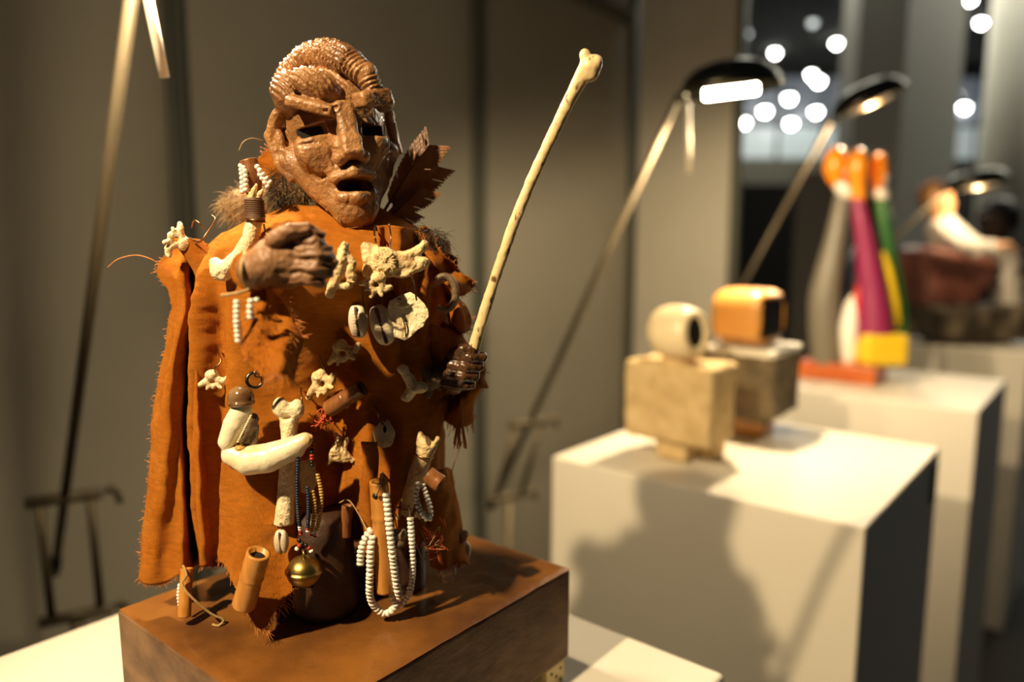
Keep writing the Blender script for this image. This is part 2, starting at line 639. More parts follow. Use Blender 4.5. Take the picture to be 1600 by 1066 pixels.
# ------------------------------------------------------------------ plinths
PL = {1: (-.17, .548), 2: (.421, 1.258), 3: (.993, 1.936), 4: (1.711, 2.806)}
PTOP = -.36
plab = {1: 'white plinth in the foreground carrying the dark wooden base',
        2: 'white square plinth carrying two block-bodied stone figures',
        3: 'white plinth carrying the colourful trio of figures',
        4: 'white plinth furthest back carrying the seated white-robed figure'}
for k, (x, y) in PL.items():
    c = np.array([x, y, 0.])
    r = thing('plinth', plab[k], 'plinth', (x, y, FLOOR), 'white plinths in a row')
    hh = (PTOP - FLOOR) / 2
    mk('body', *obox(c + np.array([0, 0, FLOOR + hh]), (.25, .25, hh), GRID, .004, 3), MT['plinth'], r, False)
    if k == 2:
        vp = c + UU * .2505 + VV * .212 + np.array([0, 0, PTOP - .055])
        mk('notch_plate', *obox(vp, (.002, .022, .035), GRID, .001), MT['plinth_dark'], r, False)  # flat black plate for the small handle notch

# ------------------------------------------------------------------ wooden base under the figure
BZ = -.262
BL, BR = onz(183, 950, BZ), onz(893, 887, BZ)
u0, u1 = BL @ UU, BR @ UU
v0, v1 = BL @ VV, BR @ VV
bc = UU * (u0 + u1) / 2 + VV * (v0 + v1) / 2
BH = .079
r = thing('wooden_block', 'dark brown wooden block raised on ivory feet on the front plinth', 'block', (bc[0], bc[1], PTOP))
hu, hv = (u1 - u0) / 2, (v1 - v0) / 2
bm = bmesh.new()
vsb, fsb = obox(bc + np.array([0, 0, BZ - BH / 2]), (hu, hv, BH / 2 - .0012), GRID, .0028, 3)
n3 = vsb + .0009 * np.stack([fbm(vsb * 60 + 3), fbm(vsb * 60 + 31), 0 * vsb[:, 0]], 1)
mk('block', n3, fsb, MT['wood_side'], r, False)
bm.free()
# worn top board, slightly proud
nu, nv = 60, 70
gv, gf = [], []
for i in range(nu + 1):
    for j in range(nv + 1):
        a, b = -1 + 2 * i / nu, -1 + 2 * j / nv
        e = max(abs(a), abs(b))
        p = bc + UU * a * (hu - .0008) + VV * b * (hv - .0008)
        dz = .0004 * float(vnoise(np.array([[p[0] * 90, p[1] * 90, 2.]]))[0]) - (.0012 if e > .99 else 0)
        gv.append((p[0], p[1], BZ + dz))
for i in range(nu):
    for j in range(nv):
        q = i * (nv + 1) + j
        gf.append((q, q + nv + 1, q + nv + 2, q + 1))
mk('top_board', gv, gf, MT['wood_top'], r)
for (du, dv) in ((hu - .012, hv - .016), (hu - .012, -hv + .016), (-hu + .012, hv - .016), (-hu + .012, -hv + .016)):
    c = bc + UU * du + VV * dv + np.array([0, 0, (PTOP + BZ - BH) / 2])
    h = (BZ - BH - PTOP) / 2
    f = mk('foot', *obox(c, (.009, .012, h), GRID, .001), MT['ivory_dice'], r, False)
    for (e, z) in ((-.006, .004), (.0005, -.001), (.0065, .004), (-.006, -.006), (.0065, -.006)):
        mk('pip', *lathe([(.0014, 0), (.0014, .0006)], c + UU * .0088 + VV * e + np.array([0, 0, z]), UU, 10), MT['black'], f, False)

# ------------------------------------------------------------------ arm lamps
MT['tube_on'] = M('halogen_tube', (1, .9, .7), .4, emit=(1, .86, .58), estr=100)
MT['tube_low'] = M('halogen_tube_far', (.12, .08, .04), .4, emit=(1, .68, .36), estr=.5)
MT['frost'] = M('frosted_handle', (.95, .88, .74), .45, sss=.0, emit=None)


def lamp(label, low, upp, top, head_r, tilt, watts, tube_mat, stick=None, tail=.10, stick_mat='frost', tube_off=.0, aim=None):
    low, upp, top = map(np.array, (low, upp, top))
    r = thing('arm_lamp', label, 'lamp', (low[0], low[1], FLOOR), 'steel arm lamps behind the plinths')
    mk('base_plate', *lathe([(.12, 0), (.12, .012), (.03, .022), (.012, .03)], (low[0], low[1], FLOOR), seg=40), MT['steel_dark'], r)
    mk('post', *tube([(low[0], low[1], FLOOR + .02), low - np.array([0, 0, .01])], .0105, 14), MT['steel'], r)
    side = VV * .75 + UU * .3
    side = side / np.linalg.norm(side)
    for p, nm in ((low, 'lower_hinge'), (upp, 'upper_hinge')):
        mk(nm, *tube([p - side * .052, p + side * .052], .0095, 14), MT['steel'], r)
        kn = p + side * .056
        mk('knob', *tube([kn, kn + side * .012 + np.array([0, 0, .004]), kn + side * .02 - np.array([0, 0, .02])], .006, 10, 8), MT['steel'], r)
    for s in (-.034, .034):
        mk('link_rod', *tube([low + side * s, upp + side * s], .0068, 10), MT['steel'], r)
    d = (top - upp) / np.linalg.norm(top - upp)
    mk('arm', *tube([upp - d * tail, top], .0072, 12), MT['steel'], r)
    mk('counterweight', *tube([upp - d * (tail + .045), upp - d * tail], .0095, 12), MT['steel_dark'], r)
    # head: shallow dish opening downwards
    hdir = UU * math.cos(tilt[0]) + VV * math.sin(tilt[0])
    nrm = np.array([0, 0, 1.]) * math.cos(tilt[1]) + hdir * math.sin(tilt[1])
    long = hdir - nrm * (hdir @ nrm); long /= np.linalg.norm(long)
    wid = np.cross(nrm, long)
    hc = top + long * (head_r * 1.02) + nrm * .004
    prof = [(.02, .044), (.45, .042), (.75, .033), (.93, .016), (1.0, .001), (1.0, -.010), (.96, -.008), (.90, .004), (.70, .016), (.35, .021), (.02, .021)]
    seg = 40
    vs, fs = [], []
    for (q, h) in prof:
        for k in range(seg):
            a = 2 * math.pi * k / seg
            vs.append(hc + long * q * head_r * math.cos(a) + wid * q * head_r * .80 * math.sin(a) + nrm * h * head_r / .09)
    for i in range(len(prof) - 1):
        for k in range(seg):
            k2 = (k + 1) % seg
            fs.append((i * seg + k, (i + 1) * seg + k, (i + 1) * seg + k2, i * seg + k2))
    fs.append(tuple(range(seg)))
    fs.append(tuple((len(prof) - 1) * seg + k for k in range(seg))[::-1])
    hd = mk('lamp_head', vs, fs, MT['steel_dark'], r)
    for k in range(9):
        a = 2 * math.pi * (k + .5) / 9
        p = hc + long * .86 * head_r * math.cos(a) + wid * .69 * head_r * math.sin(a) + nrm * .024 * head_r / .09
        mk('stud', *lathe([(.003, 0), (.0028, .002), (.0012, .0035)], p, nrm, 8), MT['steel'], hd)
    tb = hc - nrm * (.006 + tube_off) * head_r / .09
    mk('halogen_tube', *tube([tb - long * head_r * .52, tb + long * head_r * .52], .0085 * head_r / .09, 12), tube_mat, hd)
    mk('joint', *tube([top - d * .012, top + long * head_r * .12 + nrm * .003], .008, 10), MT['steel_dark'], hd)
    if stick is not None:
        p0 = np.array(stick[0]); p1 = np.array(stick[1])
        mk('handle', *tube([p0, p0 * .5 + p1 * .5, p1], .0042, 12), MT[stick_mat], hd)
    if watts > 0:
        ld = bpy.data.lights.new('halogen_light', 'POINT' if aim is None else 'SPOT')
        ld.energy = watts; ld.color = WARM; ld.shadow_soft_size = .012
        lo_ = bpy.data.objects.new('halogen_light', ld); COL.objects.link(lo_)
        lo_.location = hc - nrm * .030 * head_r / .09
        if aim is not None:
            ld.spot_size = math.radians(160); ld.spot_blend = .6
            lo_.rotation_euler = Vector(aim).to_track_quat('-Z', 'Y').to_euler()
    return r


def reach(upp, px, py, ang=0):
    """point above `upp`, out along the lamp's swing direction, seen at a pixel"""
    d = UU * math.cos(ang) + VV * math.sin(ang)
    v = ray(px, py)
    # upp + s*d + h*z = k*v
    A = np.array([[d[0], 0, -v[0]], [d[1], 0, -v[1]], [0, 1, -v[2]]])
    s, h, k = np.linalg.solve(A, -upp)
    return v * k


L1 = onz(120, 962, -.6)
u1_ = at(101, 778, L1[1] - .02)
t1 = at(205, 0, .74)
t1 = u1_ + (t1 - u1_) / np.linalg.norm(t1 - u1_) * .95
s1 = at(232, 0, t1[1] - .05); s1b = at(257, 121, t1[1] - .03)
s1a = s1 + (s1 - s1b) * .25
lamp('steel arm lamp at the far left with its lit handle hanging above', L1, u1_, t1, .09, (-.2, .55), 13, MT['tube_on'], (s1a, s1b), tail=.17)
L2 = onz(795, 776, -.6)
u2_ = at(828, 660, L2[1] - .03)
t2 = reach(u2_, 1062, 148)
hs = at(1075, 160, t2[1] - .03); hsb = at(1077, 270, t2[1] - .03)
lamp('steel arm lamp with brightly lit head above the block-bodied stone figures', L2, u2_, t2, .092, (.55, -.10), 42, MT['tube_on'], (hs, hsb), tail=.22, tube_off=.004, aim=UU * -.25 + VV * .5 + np.array([0, 0, -1.]))
L3 = L2 + VV * .89
u3_ = L3 + np.array([.03, -.03, .17])
t3 = reach(u3_, 1300, 185)
lamp('steel arm lamp with tilted dark head above the orange-headed trio', L3, u3_, t3, .10, (.45, -.40), 10, MT['tube_low'], None, tail=.2)
L4 = L3 + VV * .80
u4_ = L4 + np.array([.03, -.03, .17])
t4 = reach(u4_, 1475, 297)
lamp('furthest steel arm lamp leaning over the seated white-robed figure', L4, u4_, t4, .10, (.3, -.15), 4.5, MT['tube_low'], None, tail=.2)

# ------------------------------------------------------------------ hall ceiling lights seen as bright points
MT['bulb'] = M('white_bulb', (1, 1, 1), .4, emit=(1, .99, .95), estr=34)
MT['bulb_dim'] = M('dim_bulb', (1, 1, 1), .4, emit=(.95, 1, .95), estr=1.8)
lights = [(1166, 52, 0), (1211, 82, 1), (1270, 35, 0), (1307, 67, 1), (1533, 35, 1), (1516, -2, 1),
          (1268, 116, 1), (1279, 126, 2), (1233, 153, 2), (1195, 173, 2), (1162, 191, 2), (1236, 192, 2), (1275, 174, 2),
          (1495, 147, 1), (1507, 167, 2)]
names = ['dim round ceiling light nearest the pale column', 'round ceiling light just right of the halogen lamp head', 'dim topmost ceiling light between the columns',
         'bright ceiling light beside the wide grey column', 'bright ceiling light left of the round column', 'ceiling light cut by the top edge of the picture',
         'small hanging hall light touching the oval one below it', 'oval hanging hall light under the small one', 'hanging hall light in the middle of the cluster',
         'hanging hall light left in the cluster, right of the lamp head', 'lowest hanging hall light beside the pale column', 'lowest hanging hall light in the middle above the glazing',
         'hanging hall light at the right of the cluster beside the tilted lamp arm', 'upper of two hanging lights in the narrow gap by the round column', 'lower of two hanging lights in the narrow gap by the round column']
for (px, py, kind), lb in zip(lights, names):
    v = ray(px, py)
    if kind < 2 and py < 100:
        p = v * (3.22 / v[2])
    else:
        p = v * ((11.5 + .17 * len([q for q in bpy.data.objects if q.name.startswith('hall_light')])) / v[1])
    r = thing('hall_light', lb, 'light', p, 'bright hall lights far behind')
    R0 = .058 if kind < 2 else .075
    mk('bulb', *lathe([(R0 * .3, -R0), (R0 * .8, -R0 * .6), (R0, 0), (R0 * .8, R0 * .6), (R0 * .3, R0)], p, seg=14), MT['bulb_dim'] if kind == 0 else MT['bulb'], r)
    mk('housing', *lathe([(R0 * 1.15, .2 * R0), (R0 * 1.1, R0 * 1.1), (R0 * .5, R0 * 1.5)], p, seg=14), MT['steel_dark'], r)
    if p[2] < 3.15:
        mk('cable', *tube([p + np.array([0, 0, R0 * 1.4]), (p[0], p[1], 3.26)], .006, 6), MT['partition'], r)

# ================================================================== the fetish figure
FIGY = .50
KF = 1.09                      # distances of the figure below are given for a nominal depth of .5
at_room = at


def at(px, py, Y):
    return at_room(px, py, Y * KF)


fig = thing('fetish_figure', 'brown clay-headed figure in a ragged rust-orange robe on the wooden base', 'sculpture', at(500, 975, .49))
ORG[fig.name] = np.array(fig.location)

# ---- robe body: wrapped cloth, one continuous sheet
rows = np.array([  # py, left, right, half depth
    [322, 452, 592, .026], [335, 425, 612, .032], [348, 385, 640, .040], [364, 345, 664, .048], [385, 326, 682, .054],
    [420, 314, 697, .059], [470, 310, 704, .060], [520, 310, 702, .058], [580, 314, 700, .057], [640, 320, 697, .057],
    [720, 326, 692, .059], [800, 334, 690, .062], [870, 342, 694, .066], [940, 350, 700, .070], [1000, 355, 705, .072]], float)
hem_px = np.array([[300, 872], [335, 880], [352, 918], [370, 955], [388, 980], [402, 972], [420, 948], [445, 915], [468, 880], [484, 846],
                   [500, 812], [530, 790], [560, 800], [585, 856], [620, 850], [660, 846], [690, 868], [705, 872]], float)


def robe_point(th, py):
    l = np.interp(py, rows[:, 0], rows[:, 1]); r = np.interp(py, rows[:, 0], rows[:, 2]); b = np.interp(py, rows[:, 0], rows[:, 3])
    xl, xr = at(l, py, FIGY), at(r, py, FIGY)
    xc, a = (xl[0] + xr[0]) / 2, (xr[0] - xl[0]) / 2
    s, c = math.sin(th), math.cos(th)
    return xc, a, b, s, c, xl[2]


def fold(th, v, py):
    f = 0.0
    g = lambda t0, w: math.exp(-((th - t0) / w) ** 2)
    ramp = min(max((py - 380) / 120, 0), 1)
    low = min(max((py - 560) / 260, 0), 1)
    f += .014 * ramp * g(-1.02 + .06 * math.sin(v * 5), .13)          # long ridge by the cape
    f -= .012 * ramp * g(-1.30, .12)
    f -= .009 * ramp * g(-.74 - .10 * v, .09)
    f += .006 * low * g(-.46, .22)
    f -= .028 * min(max((py - 470) / 150, 0), 1) * g(.20, .36)        # belly falls back under the chest
    f += .007 * ramp * g(.02 + .1 * v, .06) * low
    f += .009 * low * g(.50, .06) - .007 * low * g(.36, .07) - .008 * low * g(.68, .09) + .007 * low * g(.86, .08)
    f += .022 * math.exp(-((py - 425) / 42) ** 2) * g(.36, .40)       # chest
    f += .004 * low * math.sin(th * 17 + 2 * v)
    f += .024 * min(max((py - 780) / 200, 0), 1.2) ** 1.3 * g(-.50, .45)        # the pointed flap swings forward
    f += .0035 * ramp * math.sin(th * 13 + 2.2 * v + 1.2) * (1 if th < -.2 else .5)
    if abs(th) > 1.6: f += .004 * ramp * math.sin(th * 11)
    return f


NT, NV = 260, 170
vs = np.zeros(((NV + 1) * NT, 3))


def robe_xy(th, v, py):
    xc, a, b, s, c, _ = robe_point(th, py)
    f = fold(th, v, py)
    return xc + (a + f * .3 * KF) * s, FIGY * KF - (b + f) * KF * c


for j in range(NT):
    th = -math.pi + 2 * math.pi * j / NT
    yh = 842 + 3 * math.sin(th * 9)
    if math.cos(th) > 0:                       # hem height by direction
        for _ in range(4):
            x, y = robe_xy(th, 1, yh)
            yh = np.interp(800 + 1155 * x / y, hem_px[:, 0], hem_px[:, 1])
    yh += 2.5 * math.sin(th * 41) + 1.5 * math.sin(th * 77 + 1)
    for i in range(NV + 1):
        v = i / NV
        py = 322 + (yh - 322) * v
        x, y = robe_xy(th, v, py)
        vs[i * NT + j] = (x, y, at_room(800 + 1155 * x / y, py, y)[2])
vs += .0034 * np.stack([fbm(vs * 24 + 5), fbm(vs * 24 + 50), .4 * fbm(vs * 24 + 90)], 1)
crk = np.stack([vs[:, 0] * 60, vs[:, 1] * 60, vs[:, 2] * 190], 1)
vs += .0006 * np.stack([fbm(crk), fbm(crk + 40), 0 * vs[:, 0]], 1)
fs = []
for i in range(NV):
    for j in range(NT):
        j2 = (j + 1) % NT
        fs.append((i * NT + j, (i + 1) * NT + j, (i + 1) * NT + j2, i * NT + j2))
robe_vs, robe_fs = vs, fs
robe = mk('robe', vs, fs, MT['cloth'], fig)
sol = robe.modifiers.new('thickness', 'SOLIDIFY'); sol.thickness = .0012; sol.offset = -1
hem_pts = [vs[NV * NT + j] for j in range(NT)]


def sheet(fn, nu, nv):
    vs = np.array([fn(i / nu, j / nv) for j in range(nv + 1) for i in range(nu + 1)])
    fs = [(j * (nu + 1) + i, (j + 1) * (nu + 1) + i, (j + 1) * (nu + 1) + i + 1, j * (nu + 1) + i + 1) for j in range(nv) for i in range(nu)]
    return vs, fs


def clothify(vs, amp=.0012, f=55):
    return vs + amp * np.stack([fbm(vs * f + 11), fbm(vs * f + 57), .3 * fbm(vs * f + 83)], 1)


def add_sheet(name, fn, nu, nv, mat, parent, amp=.0012, thick=.0011):
    v, f = sheet(fn, nu, nv)
    v = clothify(v, amp)
    o = mk(name, v, f, mat, parent)
    m = o.modifiers.new('thickness', 'SOLIDIFY'); m.thickness = thick; m.offset = 0
    return o, v.reshape(nv + 1, nu + 1, 3), f


FRAY = []


def fray(pts, out, n, lmin, lmax, r=.00016, spread=.7):
    """short loose threads along an edge"""
    pts = np.asarray(pts)
    for _ in range(n):
        u = rng.random() * (len(pts) - 1)
        i = int(u); p = pts[i] * (1 - (u - i)) + pts[min(i + 1, len(pts) - 1)] * (u - i)
        dd = np.array(out, float) + spread * rng.normal(size=3) * np.array([.7, .7, .7])
        dd /= np.linalg.norm(dd)
        L = lmin + (lmax - lmin) * rng.random() ** 2
        bend = rng.normal(size=3) * .35
        FRAY.append(tube([p - dd * .0006, p + dd * L * .5 + bend * L * .2, p + dd * L + bend * L * .5 - np.array([0, 0, L * .15])], r, 4, 5))


# ---- cape panel hanging behind the left side, fold and frayed edge
capL = np.array([[372, 272], [392, 262], [410, 250], [432, 248], [452, 262], [480, 270], [520, 262], [580, 250], [640, 240], [720, 234], [800, 228], [850, 222], [900, 217]], float)
capR = np.array([[380, 330], [450, 322], [550, 314], [650, 322], [750, 330], [850, 342], [890, 348]], float)


def cape(u, v):
    hem = 906 + 8 * math.sin(u * 7) - 26 * u * u
    top = 372 + 10 * u
    py = top + (hem - top) * v
    l = np.interp(py, capL[:, 0], capL[:, 1]); r = np.interp(py, capR[:, 0], capR[:, 1])
    px = l + (r - l) * u
    A = min(1, v * 3 + .25)
    Y = .476 - .012 * math.sin(u * math.pi * 1.15) * A + +.052 * math.exp(-((u - .66) / .06) ** 2) * A - .010 * math.exp(-((u - .84) / .09) ** 2) * A
    Y += -.018 * v * (1 - .5 * u) + .02 * (1 - A) + .05 * max(0, u - .9) * 10 * .6 + .005 * math.sin(u * 11 + v * 4) * A
    return at(px, py, Y)


capo, cg, capf = add_sheet('cape', cape, 60, 120, MT['cloth'], fig, .0013)
fray(cg[:, 0], (-1, 0, .1), 170, .0010, .0038)
fray(cg[-1, :], (-.1, 0, -1), 130, .0010, .0042)

# rolled shoulder edge of the cape
def rolled(u, v):
    ang = u * 4.2
    base = np.array(at(296 + 26 * math.sin(v * 2.2) + 6 * v, 378 + 92 * v, .478 - .004 * v))
    rad = .0085 * (1 - .55 * v)
    return base + np.array([rad * math.cos(ang) * 1.15, -rad * math.sin(ang) * .9, rad * .25 * math.sin(ang * 1.5)])
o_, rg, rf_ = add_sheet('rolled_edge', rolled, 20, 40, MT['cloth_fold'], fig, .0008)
fray(rg[:, -1], (.4, -.5, -.5), 30, .001, .004)

# scrap of hood behind the ear
def hood(u, v):
    px = 396 + 56 * u + 8 * math.sin(v * 3)
    py = 282 - 74 * math.sin(min(1, .25 + u * .8) * 1.5) * (1 - v) + 30 * v * u
    return at(px, py, .498 - .012 * math.sin(u * 3.0) + .010 * v)
o_, hg, hf_ = add_sheet('hood_scrap', hood, 24, 18, MT['cloth'], fig, .0022)
fray(hg[0], (-.4, 0, .8), 30, .001, .005)

# shawl over the far shoulder
def shawl(u, v):
    px = 588 + (112 - 8 * v) * u + 10 * v
    py = 352 + 26 * u * u + (205 + 20 * math.sin(u * 9)) * v
    Y = .452 + .050 * u * u - .006 * math.sin(v * 3) + .006 * math.sin(u * 14 + v * 3) + .012 * v * (1 - u)
    return at(px, py, Y)
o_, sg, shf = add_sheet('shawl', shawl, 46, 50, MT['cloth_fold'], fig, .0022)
fray(sg[-1, :], (0, -.2, -1), 50, .001, .005)
fray(sg[:, -1], (1, 0, 0), 60, .001, .006)

# ragged edge pieces on the right shoulder
for k, (x0, y0, x1, y1, w) in enumerate([(655, 362, 705, 425, 26), (690, 405, 728, 455, 30), (700, 440, 722, 520, 28), (668, 480, 712, 560, 34)]):
    def rag(u, v, x0=x0, y0=y0, x1=x1, y1=y1, w=w, k=k):
        dx, dy = x1 - x0, y1 - y0; n = math.hypot(dx, dy)
        px = x0 + dx * v - dy / n * w * (u - .5) * (1 + .3 * math.sin(v * 8 + k))
        py = y0 + dy * v + dx / n * w * (u - .5)
        return at(px, py, .475 + .004 * k + .008 * math.sin(u * 5 + k) + .006 * math.sin(v * 7))
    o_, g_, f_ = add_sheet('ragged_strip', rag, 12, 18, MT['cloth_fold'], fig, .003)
    fray(g_[:, 0], (1, 0, .3), 22, .001, .005)
    fray(g_[-1, :], (.5, 0, -.6), 22, .001, .006)

# ---- near sleeve: forearm, cuff and the ragged tail under the fist
arm_pts = [at(424, 436, .452), at(412, 430, .425), at(401, 425, .400), at(394, 422, .386)]
mk('sleeve', *tube(arm_pts, [.015, .0135, .0125, .0120], 24, 16), MT['cloth'], fig)
mk('wrist_cord', *join(tube([at(383, 394, .385), at(377, 422, .373), at(386, 452, .383)], .0011, 6, 10),
                       tube([at(390, 452, .374), at(372, 458, .372), at(346, 462, .374)], .0010, 6, 10)), MT['cord'], fig)

def tail(u, v):
    l = np.interp(v, [0, .15, .35, .6, .85, 1], [396, 384, 378, 376, 392, 408])
    r = np.interp(v, [0, .15, .35, .6, .85, 1], [424, 440, 462, 470, 468, 455])
    py = 452 + 140 * v - 8 * math.sin(u * 3.1)
    px = l + (r - l) * u + 3 * math.sin(v * 14)
    Y = .394 - .030 * v - .012 * math.sin(math.pi * u) * (.4 + .6 * v) + .003 * math.sin(u * 9 + v * 6) + .014 * u
    return at(px, py, Y)
o_, tg, tf_ = add_sheet('sleeve_tail', tail, 34, 44, MT['cloth'], fig, .0017)
fray(tg[:, -1], (1, 0, .15), 90, .002, .008)
fray(tg[-1, :], (.2, 0, -1), 90, .002, .007)
fray(tg[14:38, 3], (-1, -.3, -.2), 30, .001, .004)
for row in range(10, 45, 3):
    fray(tg[row, 2:32], (-.2, -1, -.3), 34, .002, .006, .00012, 1.0)

# ---- far sleeve hanging by the staff hand
def fsleeve(u, v):
    ang = u * 2 * math.pi
    c = at(np.interp(v, [0, .5, 1], [672, 704, 724]), np.interp(v, [0, .5, 1], [500, 560, 590]), .487)
    rr = np.interp(v, [0, .5, 1], [.022, .021, .018])
    return c + np.array([rr * math.cos(ang), rr * .8 * math.sin(ang), rr * .8 * math.cos(ang) * -.5])
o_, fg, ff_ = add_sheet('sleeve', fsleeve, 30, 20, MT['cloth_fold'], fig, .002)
def ftail(u, v):
    px = 700 + 54 * u + 6 * math.sin(v * 6) - 10 * v
    py = 590 + 82 * v * (1 - .35 * abs(u - .62)) - 26 * u * (1 - v)
    return at(px, py, .490 + .010 * math.sin(u * 6 + v) + .006 * v)
o_, fg2, ff2 = add_sheet('sleeve_tail', ftail, 24, 28, MT['cloth'], fig, .0022)
fray(fg2[-1, :], (.2, 0, -1), 60, .002, .008)
fray(fg2[:, -1], (1, 0, .1), 60, .001, .005)
# brown strip of cloth at the lower right
def rtail(u, v):
    px = 664 + 40 * u + 22 * v * u + 6 * v; py = 735 + 150 * v + 6 * math.sin(u * 6)
    return at(px, py, .472 + .012 * math.sin(u * 3.0 + .4) * -1 + .02 * u)
o_, rg2, rf2 = add_sheet('robe_strip', rtail, 18, 34, MT['cloth'], fig, .0022)
fray(rg2[-1, :], (.2, 0, -1), 40, .001, .005)
# narrow strip in front of the opening
def cstrip(u, v):
    px = 566 + 24 * u + 3 * math.sin(v * 9); py = 690 + 176 * v
    return at(px, py, .440 - .004 * math.sin(u * 3.1) + .012 * v * v)
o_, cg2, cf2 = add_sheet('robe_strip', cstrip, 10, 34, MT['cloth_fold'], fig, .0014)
fray(cg2[-1, :], (.2, 0, -1), 24, .001, .004)

# frayed hem of the pointed front
hp = [p for p in hem_pts if p[1] < .49 * KF]
fray(hp, (0, -.2, -1), 150, .001, .0045)
tip = [p for p in hp if at(408, 960, .44)[0] < p[0] < at(500, 870, .44)[0]]
fray(tip, (.5, -.4, -.7), 130, .002, .009)
v_, f_ = join(*FRAY)
o_ = mk('frayed_threads', v_, f_, MT['thread'], fig)
o_['kind'] = 'stuff'

# loose threads that stick out
mk('loose_thread', *tube([at(168, 418, .49), at(185, 405, .485), at(212, 399, .485), at(236, 405, .485), at(252, 416, .49)], .00035, 5, 24), MT['thread'], fig)
mk('loose_thread', *tube([at(373, 236, .50), at(380, 222, .50), at(394, 216, .505), at(412, 220, .51)], .00025, 5, 18), MT['cord'], fig)
tas = [tube([at(723 + 3 * math.sin(k), 618, .478), at(719 + 1.2 * (k % 7 - 3), 655, .477), at(720 + 3.2 * (k % 7 - 3) + 3 * rng.normal(), 694 + 8 * rng.random(), .476 + .002 * (k % 5 - 2))], .00035, 4, 8) for k in range(24)]
mk('thread_tassel', *join(*tas, tube([at(722, 690, .476), at(714, 712, .476), at(708, 730, .476), at(703, 752, .476)], .0003, 4, 12)), MT['thread'], fig)

# ---- log the figure stands on
bz = onz(500, 972, BZ)
lg = lathe([(.0222, 0), (.0226, .006), (.0220, .02), (.0212, .050), (.0205, .070), (.014, .076)], (bz[0] - .0005, bz[1] + .018, BZ - .0003), seg=48)
lv = lg[0] + .0004 * np.stack([fbm(lg[0] * 90), fbm(lg[0] * 90 + 30), 0 * lg[0][:, 0]], 1)
mk('log_foot', lv, lg[1], MT['log'], fig)
b2 = onz(625, 930, BZ)
lg = lathe([(.017, 0), (.0178, .006), (.0168, .03), (.016, .07), (.012, .085)], (b2[0], b2[1] + .015, BZ - .0003), seg=36)
mk('log_foot', lg[0] + .0008 * np.stack([fbm(lg[0] * 90), fbm(lg[0] * 90 + 30), 0 * lg[0][:, 0]], 1), lg[1], MT['log'], fig)

# ---- head
crest_pts = np.array([(52, -84, 58), (42, -82, 82), (22, -66, 108), (0, -34, 126), (-26, 0, 130), (-52, 26, 116), (-74, 40, 92)], np.float32)
crest_r = [13, 17, 21, 22, 21, 19, 14]


def crest(P):
    d = None; arc = 0
    for i in range(len(crest_pts) - 1):
        a, b = crest_pts[i], crest_pts[i + 1]
        ba = b - a; L = float(np.linalg.norm(ba))
        t = np.clip(((P - a) @ ba) / (L * L), 0, 1)
        q = P - a - t[:, None] * ba
        e = np.sqrt((q * q).sum(1)) - (crest_r[i] + (crest_r[i + 1] - crest_r[i]) * t)
        s = arc + t * L
        if d is None: d, S = e, s
        else:
            mm = e < d
            d = np.where(mm, e, d); S = np.where(mm, s, S)
        arc += L
    return d + 1.7 * np.sin(S * .95 + .06 * P[:, 2] + .10 * P[:, 0])


seeds = rng.uniform([-95, -110, -135], [95, 100, 135], size=(190, 3)).astype(np.float32)
soff = rng.uniform(-2.4, 2.4, size=190).astype(np.float32)


def flakes(P):
    Q = P + 9 * np.stack([vnoise(P / 16), vnoise(P / 16 + 40), vnoise(P / 16 + 80)], 1).astype(np.float32)
    best = np.full(len(P), 1e9, np.float32); val = np.zeros(len(P), np.float32)
    for s, o in zip(seeds, soff):
        dd = ((Q - s) ** 2 * np.array([1, 1, 1.6], np.float32)).sum(1)
        mm = dd < best
        best = np.where(mm, dd, best); val = np.where(mm, o, val)
    return val


skull = uni(16,
            ell((0, 12, 38), (80, 88, 84)),
            ell((0, -22, -38), (66, 62, 74)),
            ell((2, -58, -98), (34, 28, 36)),
            cap((-76, -10, -22), (-10, -60, -116), 19, 15),       # jaw line
            cap((72, -10, -22), (10, -60, -116), 17, 15),
            ell((-46, -60, -16), (28, 24, 30)), ell((42, -60, -14), (24, 22, 26)),
            ell((0, 70, -90), (46, 40, 60)))
skull = uni(6, skull,
            rbox((-42, -82, 42), (36, 13, 8), 5, rotm(16, 22, -24)),                               # near brow, a hanging slab
            rbox((48, -84, 46), (28, 16, 12), 7, rotm(6, -8, 24)), ell((66, -74, 42), (17, 16, 14)),      # far brow, thick lump
            rbox((2, -92, 8), (14, 16, 34), 7, rotm(-12, 0, 0)), rbox((3, -103, -24), (15, 15, 15), 7, rotm(-14, 0, 0)),   # nose
            ell((-15, -94, -36), (10, 12, 10)), ell((20, -92, -36), (10, 12, 10)),
            cap((-26, -82, -62), (4, -93, -56), 7, 9), cap((4, -93, -56), (30, -80, -62), 9, 7),      # upper lip
            cap((-20, -78, -90), (4, -87, -93), 7, 9), cap((4, -87, -93), (26, -76, -90), 9, 7),      # lower lip
            ell((-30, -72, 74), (36, 20, 22), rotm(0, 25, 0)), ell((-66, -30, 72), (24, 34, 34)))     # lumps of the forehead and temple
skull = uni(3, skull, crest,
            cap((-84, -16, 46), (-98, 2, 18), 9, 9), cap((-98, 2, 18), (-94, 0, -22), 9, 8), cap((-94, 0, -22), (-80, -18, -48), 8, 8),   # near ear rim
            ell((-86, 4, 4), (9, 22, 32)),
            cap((86, 2, 40), (92, 10, -20), 8, 8))
